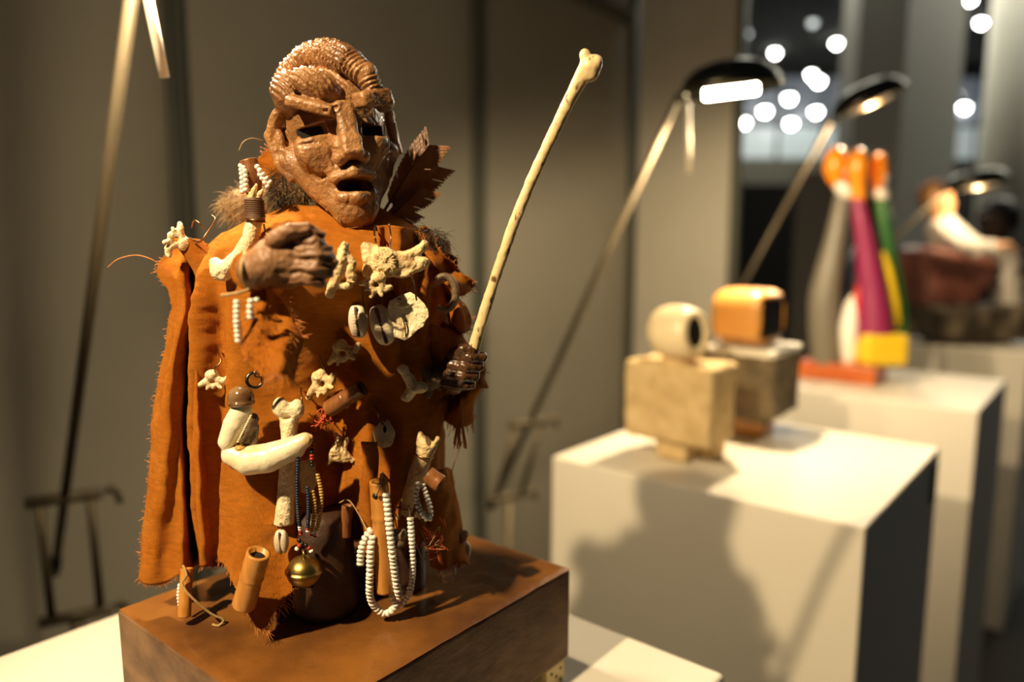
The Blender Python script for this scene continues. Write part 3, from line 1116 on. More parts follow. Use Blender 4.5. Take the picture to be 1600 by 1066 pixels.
skull = cut(2.5, skull,
            rbox((-42, -80, 10), (20, 46, 9), 3, rotm(0, -7, 4)), rbox((44, -78, 4), (18, 44, 10), 3, rotm(0, 6, -6)),
            ell((4, -86, -75), (27, 44, 11), rotm(0, 4, 0)),
            cap((-84, -22, 30), (-90, -20, -16), 5, 5),
            cap((-66, -76, -10), (-24, -90, -8), 1.8, 1.4), cap((-24, -90, -8), (-10, -106, 0), 1.3, .9),   # cracks
            cap((-24, -90, -44), (-40, -82, -60), 3.4, 2.4), cap((-44, -78, -66), (-30, -82, -88), 3.6, 2),
            cap((-8, -100, 34), (-30, -102, 28), 2.8, 2), cap((-10, -110, 18), (-8, -110, 2), 1.3, 1))
skull = plus(skull, lambda P: -.8 * fbm(P / 12, 3)
             + np.where(P[:, 2] > 46, 1.5 * np.sin(.62 * P[:, 0] + .50 * P[:, 2] + 4 * vnoise(P / 20)), 0) * np.clip((P[:, 2] - 46) / 30, 0, 1) * (P[:, 0] < 20))
HR = rotm(0, -8, 0) @ rotm(0, 0, 20)
hc0 = at(529, 224, .486); hs0 = pxs(hc0)
HV, HF = nets(skull, (-112, -126, -142), (104, 118, 160), 1.9)
ne = HV - np.array([0, 10, 0]); ne /= np.linalg.norm(ne, axis=1)[:, None]
fl = flakes(HV.astype(np.float32)) * np.clip((60 - HV[:, 2]) / 16, 0, 1)
HV = HV + ne * fl[:, None] * .9
head = mk('head', (HV @ HR.T.astype(float)) * hs0 + hc0, HF[:, ::-1].tolist(), MT['clay'], fig)
# black plates closing the eye and mouth holes, their inner shade painted in
for nm, g in (('eye_shade_plate', rbox((-42, -36, 10), (22, 4, 11), 2)), ('eye_shade_plate', rbox((44, -36, 4), (20, 4, 12), 2)), ('mouth_shade_plate', ell((4, -44, -75), (28, 5, 13)))):
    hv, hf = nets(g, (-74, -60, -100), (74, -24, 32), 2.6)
    mk(nm, (hv @ HR.T.astype(float)) * hs0 + hc0, hf[:, ::-1].tolist(), MT['hole_shade'], head)

# ---- hands
hand1 = uni(5,
            cap((-56, 4, -16), (-34, 2, -6), 30, 36), ell((-14, 2, -2), (44, 30, 44)),
            chain([(14, -12, 30), (36, -18, 26), (52, -6, 14), (44, 12, 8)], [12, 12, 11, 9]),
            chain([(16, -16, 10), (42, -22, 8), (60, -8, -4), (50, 12, -8)], [12.5, 12, 11, 9]),
            chain([(14, -16, -10), (38, -22, -12), (54, -9, -20), (44, 12, -22)], [12.5, 12, 10.5, 9]),
            chain([(8, -14, -28), (28, -18, -30), (42, -8, -35), (34, 10, -36)], [11.5, 10.5, 9.5, 8]),
            chain([(-24, -20, 30), (0, -26, 44), (26, -20, 46), (44, -10, 38)], [13, 12, 11, 9]))
hand1 = plus(hand1, lambda P: -1.2 * fbm(P / 9, 3) + .8 * np.sin(P[:, 2] * .55 + 2 * vnoise(P / 15)) * np.clip((P[:, 0] + 20) / 30, 0, 1))
h1 = sdf('hand', hand1, (-100, -50, -66), (82, 44, 68), 2.0, MT['clay_dull'], 457, 406, .386, fig, rotm(0, 0, 8))
h1['label'] = 'raised brown clay fist with grooved fingers'
stf = np.array([0.37, 0, 0.93])
def fing(z, r, a=1.0):
    ox = z * .40
    return chain([(-24 + ox, 6, z), (-18 + ox, -14, z + 1), (4 + ox, -23 * a, z - 1), (22 + ox, -14, z - 2), (22 + ox, 4, z - 3)], [r + 1, r, r, r * .95, r * .85])
hand2 = uni(4, ell((-16, 8, -12), (22, 20, 34)), cap((-30, 16, -16), (-44, 24, -22), 20, 21),
            fing(20, 8.5), fing(5, 9), fing(-10, 8.8), fing(-24, 8),
            chain([(-16, -10, 22), (0, -22, 32), (18, -20, 33)], [9, 8.5, 7]))
hand2 = plus(hand2, lambda P: -1.0 * fbm(P / 9, 3))
h2 = sdf('hand', hand2, (-72, -40, -60), (52, 50, 52), 1.9, MT['clay_dark'], 724, 574, .468, fig)
h2['label'] = 'dark glossy clay hand gripping the bone staff'

# ---- fur collar and feathers
def fur(name, centers, n, L, mat, dirn, r=.00022):
    parts = []
    for _ in range(n):
        c, rad = centers[rng.integers(len(centers))]
        dd = rng.normal(size=3); dd /= np.linalg.norm(dd)
        p = np.array(c) + dd * np.array(rad)
        g = np.array(dirn) + .55 * rng.normal(size=3) + .5 * dd
        g /= np.linalg.norm(g)
        l = L * (.5 + rng.random())
        parts.append(tube([p, p + g * l * .5, p + g * l + np.array([0, 0, -.25 * l])], [r, r * .8, r * .25], 3, 4, False))
    o = mk(name, *join(*parts), mat, fig)
    o['kind'] = 'stuff'
    return o


def furbase(name, c, rad, mat):
    v, f = nets(plus(ell((0, 0, 0), rad), lambda P: .0012 * fbm(P * 160, 2)), -np.array(rad) * 1.3, np.array(rad) * 1.3, max(rad) / 11)
    return mk(name, v + c, f[:, ::-1].tolist(), mat, fig)


f1 = at(385, 322, .525); f2 = at(455, 298, .505); f3 = at(418, 318, .512)
furbase('fur_pad', f1, (.017, .012, .013), MT['fur']); furbase('fur_pad', f2, (.014, .012, .020), MT['fur']); furbase('fur_pad', f3, (.018, .012, .013), MT['fur'])
fur('fur_collar', [(f1, (.017, .012, .013)), (f2, (.014, .012, .02)), (f3, (.018, .012, .013))], 2200, .008, MT['fur'], (-.5, -.3, -.5))
fur('dark_fur', [(at(436, 290, .495), (.006, .004, .012)), (at(672, 372, .478), (.010, .006, .006))], 700, .010, MT['fur_dark'], (-.1, -.3, -.6))


def feather(base, tipp, width, nrm, k):
    base, tipp = np.array(base), np.array(tipp)
    ax = tipp - base; L = np.linalg.norm(ax); ax /= L
    nrm = np.array(nrm, float); nrm -= ax * (nrm @ ax); nrm /= np.linalg.norm(nrm)
    sd = np.cross(ax, nrm)
    vs, fs = [], []
    for s in (-1, 1):
        nb = 46
        for i in range(nb):
            t = .12 + .86 * i / nb
            wd = width * (math.sin(min(1, t * 1.25) * math.pi * .62) ** .7) * (.94 + .06 * math.sin(i * 2.3 + k)) * (.55 if (i + 3 * k) % 15 == 0 else 1)
            a = base + ax * L * t + nrm * .006 * math.sin(t * 2)
            tipb = a + sd * s * wd + ax * wd * .75 - nrm * .35 * wd * wd / width
            b = a + ax * L * .86 / nb * 1.5
            tb2 = tipb + ax * L * .86 / nb * 1.25
            n0 = len(vs)
            for q, hh in ((a, 0), (b, 0), (tb2, 0), (tipb, 0)):
                vs.append(q + nrm * .0003)
            for q in (a, b, tb2, tipb): vs.append(q - nrm * .0003)
            fs += [(n0, n0 + 1, n0 + 2, n0 + 3), (n0 + 7, n0 + 6, n0 + 5, n0 + 4), (n0, n0 + 3, n0 + 7, n0 + 4), (n0 + 1, n0 + 5, n0 + 6, n0 + 2), (n0 + 2, n0 + 6, n0 + 7, n0 + 3)]
    o = mk('feather', vs, fs, MT['feather'], fig, False)
    sh = tube([base, base + ax * L * .5 + nrm * .0052, base + ax * L * .97 + nrm * .0055], [.0011, .0008, .0003], 6, 14)
    mk('shaft', *sh, MT['cord_dark'], o)
    return o


feather(at(600, 330, .505), at(676, 228, .50), .0135, (-.25, -1, .1), 1)
feather(at(605, 335, .512), at(684, 262, .512), .013, (-.1, -1, .3), 4)
feather(at(606, 342, .50), at(664, 296, .503), .012, (-.3, -1, -.1), 9)
feather(at(600, 350, .508), at(640, 330, .51), .012, (0, -1, .4), 12)

# ---- ray lookup on the clothes
bv_v = [robe_vs] + [g.reshape(-1, 3) for g in (sg, cg2, rg2, cg)]
bv_f = [robe_fs, shf, cf2, rf2, capf]
_v, _f = join(*[(a, b) for a, b in zip(bv_v, bv_f)])
BVH = BVHTree.FromPolygons([Vector(p) for p in _v], [tuple(q) for q in _f])


def surfY(px, py, default=.44):
    v = ray(px, py)
    h = BVH.ray_cast(Vector((0, 0, 0)), Vector(v).normalized())
    return h[0].y / KF if h[0] is not None else default

# ================================================================== hung ornaments


def on(px, py, off=.003):
    return at(px, py, surfY(px, py) - off)


def wire(name, pts, r, mat, parent, n=18):
    return mk(name, *tube(pts, r, 6, n), mat, parent)


def pend(name, label, cat, px, py, off=.004, group=None, Y=None):
    Y = (surfY(px, py) - off) if Y is None else Y
    t = thing(name, label, cat, at(px, py, Y), group)
    return t, Y


rough = lambda s=8, a=.9: (lambda P: -a * fbm(P / s, 3))
BG = 'bones hung on the robe'

# 1 curved bone with bound handle on the near shoulder
t, Y = pend('bone_pendant', 'curved bone with a brown thread-bound top on the near shoulder', 'bone', 372, 385, .010, BG)
f = uni(6, chain([(28, 0, 42), (20, -2, 10), (4, -4, -16), (-20, -4, -34)], [12, 12.5, 13.5, 12]),
        ell((-28, -4, -38), (16, 14, 15)), ell((-36, -2, -26), (9, 10, 9)), ell((-22, -4, -46), (10, 10, 8)))
f = plus(f, rough(9, .7))
sdf('bone', f, (-62, -24, -64), (50, 22, 62), 2.0, MT['bone_white'], 372, 385, Y, t)
bind = tube([at(399, 347, Y - .001), at(398, 330, Y), at(397, 311, Y + .001)], [.0060, .0058, .0054], 20, 30)
bv = bind[0]
mk('thread_binding', *bind, MT['cord_dark'], t)
for k in range(11):
    yy = 346 - k * 3.3
    c = at(399 - k * .2, yy, Y)
    mk('thread_turn', *lathe([(.0061, 0), (.0064, .0004), (.0064, .0008), (.0061, .0012)], c - np.array([0, 0, .0006]), (.05, 0, 1), 20), MT['cord_dark'], t)
wire('wire_ring', [at(384, 341, Y - .006), at(396, 344, Y - .0085), at(410, 342, Y - .006), at(414, 338, Y)], .0007, MT['copper'], t)
wire('wire', [at(412, 350, Y - .002), at(415, 362, Y - .002), at(424, 376, Y - .004)], .0006, MT['copper'], t)
sp = uni(2, chain([(-4, 0, -10), (0, -2, 6), (4, 0, 14)], [5, 4, 2]), chain([(6, 1, -8), (10, 0, 2), (13, 0, 6)], [4, 4, 2.4]), chain([(-8, 1, -8), (-6, -1, 2)], [3.5, 2]))
sdf('splinters', plus(sp, rough(5, .8)), (-18, -10, -20), (22, 10, 22), 1.4, MT['bone_dark'], 397, 304, Y, t)

# beads -------------------------------------------------------------
def bead_mesh(name, mat, seg=10):
    v, f = lathe([(.28, -.40), (.80, -.40), (1, -.12), (1, .12), (.80, .40), (.28, .40)], (0, 0, 0), seg=seg)
    me = mesh_data(name, v, f)
    me.materials.append(mat)
    return me


BM = {k: bead_mesh('bead_' + k, MT['bead_' + k]) for k in ('white', 'blue', 'yellow', 'red', 'black')}


def bead_run(parent, pts, r, kind='white', pitch=.86, cord=True, jitter=.1):
    """beads threaded along a path, each an object sharing one mesh"""
    r, pitch = r * .55, pitch * 1.75
    P = catmull(pts, 400)
    L = np.concatenate([[0], np.cumsum(np.linalg.norm(np.diff(P, axis=0), axis=1))])
    n = max(1, int(L[-1] / (r * pitch)))
    if cord:
        mk('string', *tube(catmull(pts, 40), .00035, 5), MT['cord'], parent)
    po = ORG[parent.name]
    for i in range(n):
        s = L[-1] * (i + .5) / n
        c = np.array([np.interp(s, L, P[:, k]) for k in range(3)])
        s2 = min(L[-1], s + 1e-4); s1 = max(0, s - 1e-4)
        d = np.array([np.interp(s2, L, P[:, k]) - np.interp(s1, L, P[:, k]) for k in range(3)])
        kd = kind[min(len(kind) - 1, int(i * len(kind) / n))] if isinstance(kind, (list, tuple)) else kind
        o = bpy.data.objects.new('bead', BM[kd])
        COL.objects.link(o)
        o.parent = parent
        o.location = c - po
        rr = r * (1 + jitter * (random.random() - .5))
        q = Vector(d + rng.normal(size=3) * np.linalg.norm(d) * .12).to_track_quat('Z', 'Y')
        o.rotation_euler = q.to_euler()
        o.scale = (rr, rr, r * pitch * 1.02)
    return n


# 2 brown tube with white beads behind the bound bone
t, Y = pend('cane_tube', 'brown cane tube with white beads on both sides above the bound bone', 'ornament', 395, 300, .004, None, .462)
v, f = tube([at(388, 250, .462), at(395, 275, .462), at(397, 302, .466)], [.0058, .0056, .0052], 18, 20, False)
o = mk('tube', v, f, MT['bamboo_dark'], t)
m = o.modifiers.new('wall', 'SOLIDIFY'); m.thickness = .0012
bead_run(t, [at(377, 258, .460), at(383, 268, .456), at(384, 300, .455)], .0034, pitch=.84)
bead_run(t, [at(376, 256, .464), at(378, 276, .461), at(379, 303, .460)], .0034, pitch=.84)
bead_run(t, [at(400, 258, .457), at(410, 272, .455), at(424, 288, .457)], .0034, pitch=.84)
bead_run(t, [at(404, 270, .460), at(412, 282, .459), at(420, 294, .460)], .0032, pitch=.84)

# vertebra generator -------------------------------------------------


def vertebra(name, label, px, py, off, size, rot, mat, wings=(1., 1., .8), hole=True, Y=None, res=1.25):
    t, Y = pend(name, label, 'bone', px, py, off, BG, Y)
    s = size
    body = ell((0, 0, -.25 * s), (.34 * s, .30 * s, .27 * s))
    ringo = tor((0, 0, .14 * s), .25 * s, .10 * s)
    w1 = chain([(-.22 * s, 0, .05 * s), (-.55 * s * wings[0], .05 * s, .18 * s), (-.82 * s * wings[0], .0, .02 * s)], [.19 * s, .16 * s, .12 * s])
    w2 = chain([(.22 * s, 0, .05 * s), (.55 * s * wings[1], -.02 * s, .2 * s), (.85 * s * wings[1], .05 * s, .30 * s)], [.19 * s, .16 * s, .13 * s])
    sp = chain([(0, 0, .34 * s), (.04 * s, -.05 * s, .55 * s * wings[2])], [.15 * s, .11 * s])
    a1 = cap((-.2 * s, -.06 * s, .3 * s), (-.36 * s, -.12 * s, .48 * s), .13 * s, .11 * s)
    a2 = cap((.2 * s, -.06 * s, .3 * s), (.38 * s, -.12 * s, .5 * s), .10 * s, .07 * s)
    f = uni(.09 * s, body, ringo, w1, w2, sp, a1, a2)
    if hole: f = cut(.04 * s, f, cap((0, -s, .13 * s), (0, s, .13 * s), .15 * s), ell((0, -.34 * s, -.26 * s), (.22 * s, .09 * s, .17 * s)))
    f = plus(f, lambda P: -.045 * s * fbm(P / (.26 * s), 3))
    sdf('bone', f, (-1.15 * s, -.55 * s, -.75 * s), (1.2 * s, .5 * s, .95 * s), res * s / 22, mat, px, py, Y, t, rot)
    return t, Y


# 3 shoulder vertebra
t, Y = vertebra('vertebra', 'weathered vertebra perched on the cape shoulder at the left', 279, 376, .004, 34, rotm(10, -58, 20), MT['bone_white'], (1.0, .8, .8), Y=.470)
wire('wire', [at(296, 372, .468), at(312, 378, .462), at(322, 366, .462), at(336, 344, .468), at(330, 336, .472)], .0006, MT['copper'], t)
wire('wire', [at(299, 356, .474), at(303, 345, .47), at(312, 349, .468), at(318, 358, .470)], .0006, MT['copper'], t)
# 4 small white vertebra on the robe
t, Y = vertebra('vertebra', 'small white vertebra on a wire, left on the lit robe', 332, 592, .007, 30, rotm(-10, 174, 0), MT['bone_white'], (1.05, .95, .8))
wire('wire', [on(340, 545, .001), at(343, 556, Y), at(345, 566, Y - .003), at(336, 576, Y - .004), at(337, 586, Y)], .0006, MT['copper'], t)

# 5 scapula-like bone beside the fist
t, Y = pend('bone_pendant', 'toothed jaw-like bone hanging just right of the fist', 'bone', 533, 424, .006, BG)
f = uni(4, chain([(6, 0, 40), (2, -2, 20), (-4, -3, 0), (-14, -2, -24), (-18, 0, -36)], [7, 9, 9, 8, 7]), chain([(4, 0, 30), (17, 2, 12), (12, 0, -6), (20, 1, -10)], [6, 7, 7, 4]),
        chain([(-8, 0, -22), (10, 0, -24), (18, 0, -8)], [6, 6, 6]))
f = cut(1.5, f, *[cap((0 + k * 5, -12, -34), (2 + k * 5, 12, -25), 1.6) for k in range(4)])
sdf('bone', plus(f, rough(7, 1.4)), (-34, -16, -50), (36, 16, 54), 1.5, MT['bone'], 533, 424, Y, t)
wire('wire', [at(543, 440, Y - .003), at(555, 441, Y - .004), at(566, 443, Y - .002)], .0007, MT['copper'], t)

# 6 large chest vertebra with disc and wing
t, Y = pend('vertebra', 'large pale vertebra with a cracked round face at the chest', 'bone', 605, 412, .013, BG)
f = uni(6, ell((-2, -6, 2), (22, 11, 24)), chain([(-18, 0, 20), (-32, -2, 26), (-28, -3, 10)], [10, 8, 10]), chain([(-24, 0, 4), (-32, 0, -14), (-18, -2, -20)], [9, 9, 8]),
        chain([(16, 2, 8), (34, -2, 12), (54, -2, 24), (59, -2, 32)], [9, 9, 7, 5]), chain([(16, 0, -4), (38, -2, 2), (56, 0, 0)], [8, 8, 8]),
        chain([(12, 2, -14), (28, -1, -16), (48, 0, -6)], [7, 7, 6]), rbox((34, 3, 4), (20, 3, 13), 3), ell((58, -2, 4), (8, 7, 7)))
sdf('bone', plus(f, rough(7, 1.2)), (-52, -26, -42), (78, 20, 50), 1.7, MT['bone'], 605, 412, Y, t)
f = plus(ell((-2, -13, 2), (19, 6, 20)), lambda P: 1.0 * np.sin(17 * np.arctan2(P[:, 2] - 2, P[:, 0] + 2) + 5 * vnoise(P / 6)) - 2.2 * fbm(P / 6, 3))
sdf('disc_face', f, (-28, -26, -26), (24, 0, 30), 1.3, MT['bone_dark'], 605, 412, Y, t)
wire('wire', [on(586, 352, .001), at(585, 366, Y), at(588, 380, Y - .003)], .0007, MT['copper'], t)
wire('wire', [at(608, 350, Y), at(611, 370, Y), at(609, 386, Y - .004)], .0006, MT['copper'], t)
# 7 second chest vertebra under it
t, Y = vertebra('vertebra', 'smaller pitted vertebra just below the large chest vertebra', 589, 441, .012, 34, rotm(0, 200, 8), MT['bone'], (.75, .75, 1.25))
wire('wire', [at(566, 443, Y), at(568, 470, Y + .003), at(572, 492, Y + .004)], .0006, MT['copper'], t)
wire('wire', [at(640, 425, Y), at(647, 446, Y), at(651, 470, Y + .002)], .0006, MT['copper'], t)


# cowries -------------------------------------------------------------
def cowrie(label, px, py, ht, rotdeg, Y, slit=True, mat='cowrie', flip=1):
    t = thing('cowrie_shell', label, 'shell', at(px, py, Y), 'cowrie shells on the robe')
    a = ht / 2
    f = ell((0, 0, 0), (a * .56, a * .48, a))
    f = uni(2, f, ell((-a * .21, -.12 * a, .02 * a), (a * .33, a * .38, a * .93)), ell((a * .23, -.12 * a, -.02 * a), (a * .31, a * .38, a * .88)))
    if slit:
        f = cut(1.2, f, cap((.03 * a, -.62 * a, -a), (-.02 * a, -.62 * a, a), a * .13))
        f = plus(f, lambda P: np.where(P[:, 1] < -.2 * a, .014 * a * np.sin(P[:, 2] * 34 / a), 0) * np.exp(-(P[:, 0] / (.32 * a)) ** 2))
    sdf('shell', f, (-a * .95, -a * .85, -a * 1.15), (a * .95, a * .75, a * 1.15), max(.9, ht / 40), MT[mat], px, py, Y, t, rotm(0, rotdeg, 0))
    sdf('slit', cap((.03 * a, -.40 * a, -.8 * a), (-.02 * a, -.40 * a, .8 * a), a * .10), (-a * .3, -.6 * a, -a), (.3 * a, -.2 * a, a), a / 14, MT['cord_dark'], px, py, Y, t, rotm(0, rotdeg, 0))
    wire('wire', [at(px, py - ht * .40, Y), at(px - 2, py - ht * .62, Y), at(px - 1, py - ht * .85, max(Y, surfY(px, py - ht * .85) - .001))], .0005, MT['copper'], t)
    return t


cowrie('left of the two cowrie shells hanging below the chest bones', 560, 502, 54, -3, surfY(560, 502) - .010)
cowrie('larger cowrie shell tucked beside the fan-shaped flat bone', 598, 508, 66, -14, surfY(598, 508) - .012)
cowrie('striped cowrie shell hanging under the long straight bone', 440, 846, 40, 0, surfY(440, 846) - .010)
cowrie('dim cowrie shell hanging at the lower right of the robe', 722, 866, 44, 18, .500)

# 8 fan-shaped flat bone
def plate(name, label, px, py, outline, thick, mat, off, rotz=0, Y=None, bend=0., cat='bone', group=BG, nudge=.0):
    t, Y = pend(name, label, cat, px, py, off, group, Y)
    c = at(px, py, Y); s = pxs(c)
    pts = np.array(outline, float)
    n = len(pts)
    ctr = pts.mean(0)
    rings = [1.0, .97, .7, .35]
    V, F = [], []
    for sgn in (-1, 1):
        for q in rings:
            for p in pts:
                w_ = ctr + (p - ctr) * q
                th = thick * (.25 if q == 1 else .8 if q > .9 else 1.0)
                yy = sgn * th / 2 + bend * ((w_[0] - ctr[0]) ** 2 + .5 * (w_[1] - ctr[1]) ** 2) + .8 * float(vnoise(np.array([[w_[0] / 7, w_[1] / 7, 3.3]]))[0])
                V.append((w_[0], yy, w_[1]))
        V.append((ctr[0], sgn * thick / 2, ctr[1]))
    m = len(rings) * n + 1
    for side in (0, 1):
        o0 = side * m
        for k in range(len(rings) - 1):
            for i in range(n):
                j = (i + 1) % n
                q = (o0 + k * n + i, o0 + k * n + j, o0 + (k + 1) * n + j, o0 + (k + 1) * n + i)
                F.append(q if side == 0 else q[::-1])
        for i in range(n):
            j = (i + 1) % n
            q = (o0 + (len(rings) - 1) * n + i, o0 + (len(rings) - 1) * n + j, o0 + m - 1)
            F.append(q if side == 0 else q[::-1])
    for i in range(n):
        j = (i + 1) % n
        F.append((i, m + i, m + j, j))
    V = np.array(V) @ rotm(0, 0, rotz).astype(float).T
    mk('plate', V * s + c, F, MT[mat], t)
    return t, Y


fan = [(-28, 22), (-20, 26), (-8, 32), (4, 36), (14, 30), (26, 18), (32, 8), (33, -2), (28, -8), (24, -18), (14, -24), (8, -30), (2, -36), (-6, -40), (-14, -37), (-22, -34), (-26, -20), (-30, -4), (-31, 10)]
t, Y = plate('bone_pendant', 'fan-shaped flat pale bone below the chest vertebrae', 638, 492, fan, 3.5, 'bone_white', .020, 0, None, -.006)
wire('wire', [at(612, 456, Y + .006), at(618, 464, Y), at(626, 468, Y - .003)], .0006, MT['copper'], t)
wire('wire', [at(630, 500, Y - .003), at(633, 512, Y - .003), at(634, 526, Y - .002)], .0005, MT['cord_dark'], t)
sdf('ridge', plus(chain([(-26, 0, 14), (-8, -4, 12), (6, -3, 18)], [3, 3, 2]), rough(6, .6)), (-34, -10, 4), (14, 6, 26), 1.3, MT['bone_white'], 638, 492, Y, t)

# 9, 10 ring vertebrae in the dark of the belly
vertebra('vertebra', 'faint ring-shaped vertebra in the dark above the brighter ring vertebra', 534, 548, .008, 36, rotm(0, 160, 6), MT['bone_dark'], (.9, .8, .7))
t, Y = vertebra('vertebra', 'ring-shaped vertebra with small wings left of the diagonal cane', 502, 596, .010, 38, rotm(8, 150, -10), MT['bone'], (.75, 1.0, .9))
wire('wire', [on(500, 556, .001), at(503, 568, Y), at(508, 578, Y)], .0006, MT['copper'], t)


# cane and bamboo pieces ----------------------------------------------
def cane(name, label, a, b, r, mat, group='bamboo and cane pieces', knots=(.35,), hole=True, Ya=None, Yb=None, off=.008):
    if Ya is None:
        ys = [surfY(a[0] + (b[0] - a[0]) * q + w_, a[1] + (b[1] - a[1]) * q) for q in np.linspace(0, 1, 9) for w_ in (-12, 0, 12)]
        slope = np.clip(surfY(*b) - surfY(*a), -.006, .006)
        Ya = min(ys) - off - slope / 2
        Yb = Ya + slope
    if abs(Ya - Yb) > .010:
        mid = min(Ya, Yb) + .004; Ya, Yb = mid - .003 * (Ya < Yb), mid - .003 * (Yb < Ya)
    A, B = at(*a, Ya), at(*b, Yb)
    t = thing(name, label, 'bamboo', B if B[2] < A[2] else A, group)
    ax = (B - A); L = np.linalg.norm(ax); ax /= L
    prof = [(r * .72, .6 * r), (r * .74, 0), (r, 0)]
    for k in np.linspace(.02, .98, 40):
        g = 1.0
        for q in knots: g += .10 * math.exp(-((k - q) / .018) ** 2) - .05 * math.exp(-((k - q - .03) / .02) ** 2)
        prof.append((r * g * (1 + .02 * math.sin(k * 9)), L * k))
    prof += [(r, L), (r * .74, L), (r * .72, L - .6 * r)]
    v, f = lathe(prof, A, ax, 20)
    mk('tube', v, f, MT[mat], t)
    for e in (0, 1):
        cc = A + ax * (.5 * r if e == 0 else L - .5 * r)
        mk('bore', *lathe([(r * .73, -.0002), (r * .73, .0002)], cc, ax, 16), MT['hole_shade'], t)
    return t, A, B, ax


t, A, B, ax = cane('bamboo_piece', 'short dark cane lying diagonally under the ring vertebra', (513, 640), (566, 606), .0058, 'bamboo_dark', knots=(.5,))
mk('red_tuft', *join(*[tube([A + rng.normal(size=3) * .002, A + np.array([-.002, -.003, -.004]) + rng.normal(size=3) * .003, A + np.array([-.005, -.003, -.008]) + rng.normal(size=3) * .004], .0004, 4, 7) for _ in range(26)]), MT['thread_red'], t)

# 12 bones in the shade by the staff hand
t, Y = pend('bone_pendant', 'white knobbed bone in the shade below the staff hand', 'bone', 644, 600, .006, BG)
f = uni(5, chain([(-14, 0, 22), (-4, -2, 8), (2, -2, -8), (-8, 0, -24)], [7, 8, 9, 6]), ell((14, 0, -6), (11, 9, 9)), ell((-14, 0, 24), (9, 7, 6)), cap((2, 0, -4), (-14, 0, -22), 6, 5))
sdf('bone', plus(f, rough(7, .8)), (-34, -18, -40), (34, 18, 40), 1.5, MT['bone_white'], 644, 600, Y, t)
t, Y = pend('bone_pendant', 'dark brown vertebra in the shade left of the staff hand', 'bone', 676, 596, .008, BG)
f = uni(4, ell((0, 0, 0), (15, 11, 14)), chain([(-10, 0, 12), (-18, -2, 22)], [6, 4]), chain([(10, 0, 8), (20, 0, 4)], [7, 5]), chain([(-4, 0, -12), (-8, 0, -24)], [6, 5]))
MT['bone_brown'] = M('dark_brown_bone', (.10, .065, .035), .5, 0, (.20, .13, .07), 120, .4, 400)  # dark brown bone tone, mottled at random
sdf('bone', plus(f, rough(7, 1.4)), (-32, -18, -36), (34, 18, 36), 1.5, MT['bone_brown'], 676, 596, Y, t)

# 13 crab claw ----------------------------------------------------------
t, Y = pend('crab_claw', 'ivory crab claw bent in two, hung from a chain and dark bead', 'claw', 400, 690, .018)
upper = chain([(-20, 0, 52), (-32, -2, 28), (-45, -2, 0), (-44, 0, -14)], [15, 17, 13, 9])
upper = uni(4, upper, cap((-14, 0, 46), (-34, 0, 4), 10, 8))
sdf('upper_segment', plus(upper, rough(16, .5)), (-66, -24, -30), (8, 22, 74), 1.7, MT['claw'], 400, 690, Y, t)
low = uni(5, chain([(-38, 0, -22), (-12, -2, -30), (18, -2, -26), (48, 0, -14), (76, 2, 2), (84, 3, 6)], [17, 23, 23, 19, 12, 5]), cap((24, -2, -30), (66, 0, -16), 14, 9))
low = cut(2, low, cap((40, -14, -42), (74, -12, -16), 3.2, 2.4))
sdf('lower_segment', plus(low, rough(18, .5)), (-62, -30, -60), (98, 26, 26), 1.9, MT['claw'], 400, 690, Y, t)
sdf('joint', plus(uni(3, ell((-43, 0, -18), (12, 12, 10)), ell((-36, 4, -38), (9, 10, 9)), ell((-22, -6, -10), (9, 8, 6))), rough(6, 1.2)), (-64, -20, -56), (-4, 20, 4), 1.5, MT['claw_joint'], 400, 690, Y, t)
sdf('dark_inner', plus(uni(3, chain([(-6, 5, 34), (-20, 5, 4), (-26, 5, -10)], [10, 12, 6]), cap((-4, 6, 20), (-8, 6, -8), 8, 7)), rough(6, 1)), (-42, -14, -28), (14, 24, 52), 1.8, MT['bone_brown'], 400, 690, Y, t)
ser = [obox(at(400 - 8 - 1.55 * k, 690 - 40 + 3.1 * k, Y - .0052), (.0006, .0006, .0006), rotm(0, 30, 20)) for k in range(14)]
mk('serration', *join(*ser), MT['claw'], t)
f = uni(2, ell((-20, -1, 70), (20, 18, 19)), tor((-20, -1, 62), 17, 4, rotm(90, 0, 0)))
sdf('dark_bead', f, (-46, -28, 44), (6, 26, 96), 1.7, MT['glaze_bead'], 400, 690, Y, t)


def ring(name, c, R, r, n, mat, parent):
    n = np.array(n, float); n /= np.linalg.norm(n)
    up = np.array([0, 0, 1.]) if abs(n[2]) < .9 else np.array([1., 0, 0])
    a = np.cross(n, up); a /= np.linalg.norm(a); b = np.cross(n, a)
    seg, s2 = 22, 7
    V, F = [], []
    for i in range(seg):
        th = 2 * math.pi * i / seg
        d_ = math.cos(th) * a + math.sin(th) * b
        for j in range(s2):
            p = 2 * math.pi * j / s2
            V.append(np.array(c) + d_ * (R + r * math.cos(p)) + n * r * math.sin(p))
    for i in range(seg):
        for j in range(s2):
            F.append((i * s2 + j, ((i + 1) % seg) * s2 + j, ((i + 1) % seg) * s2 + (j + 1) % s2, i * s2 + (j + 1) % s2))
    return mk(name, V, F, mat, parent)


for k, (x, y) in enumerate(((403, 584), (400, 576), (401, 568))):
    ring('chain_link', at(x, y, Y - .004 + .0006 * k), .0024, .0006, (1, -1 + 2 * (k % 2), .2), MT['copper'], t)
ring('chain_link', at(398, 594, Y - .003), .0048, .0011, (.5, -1, .2), MT['steel_dark'], t)

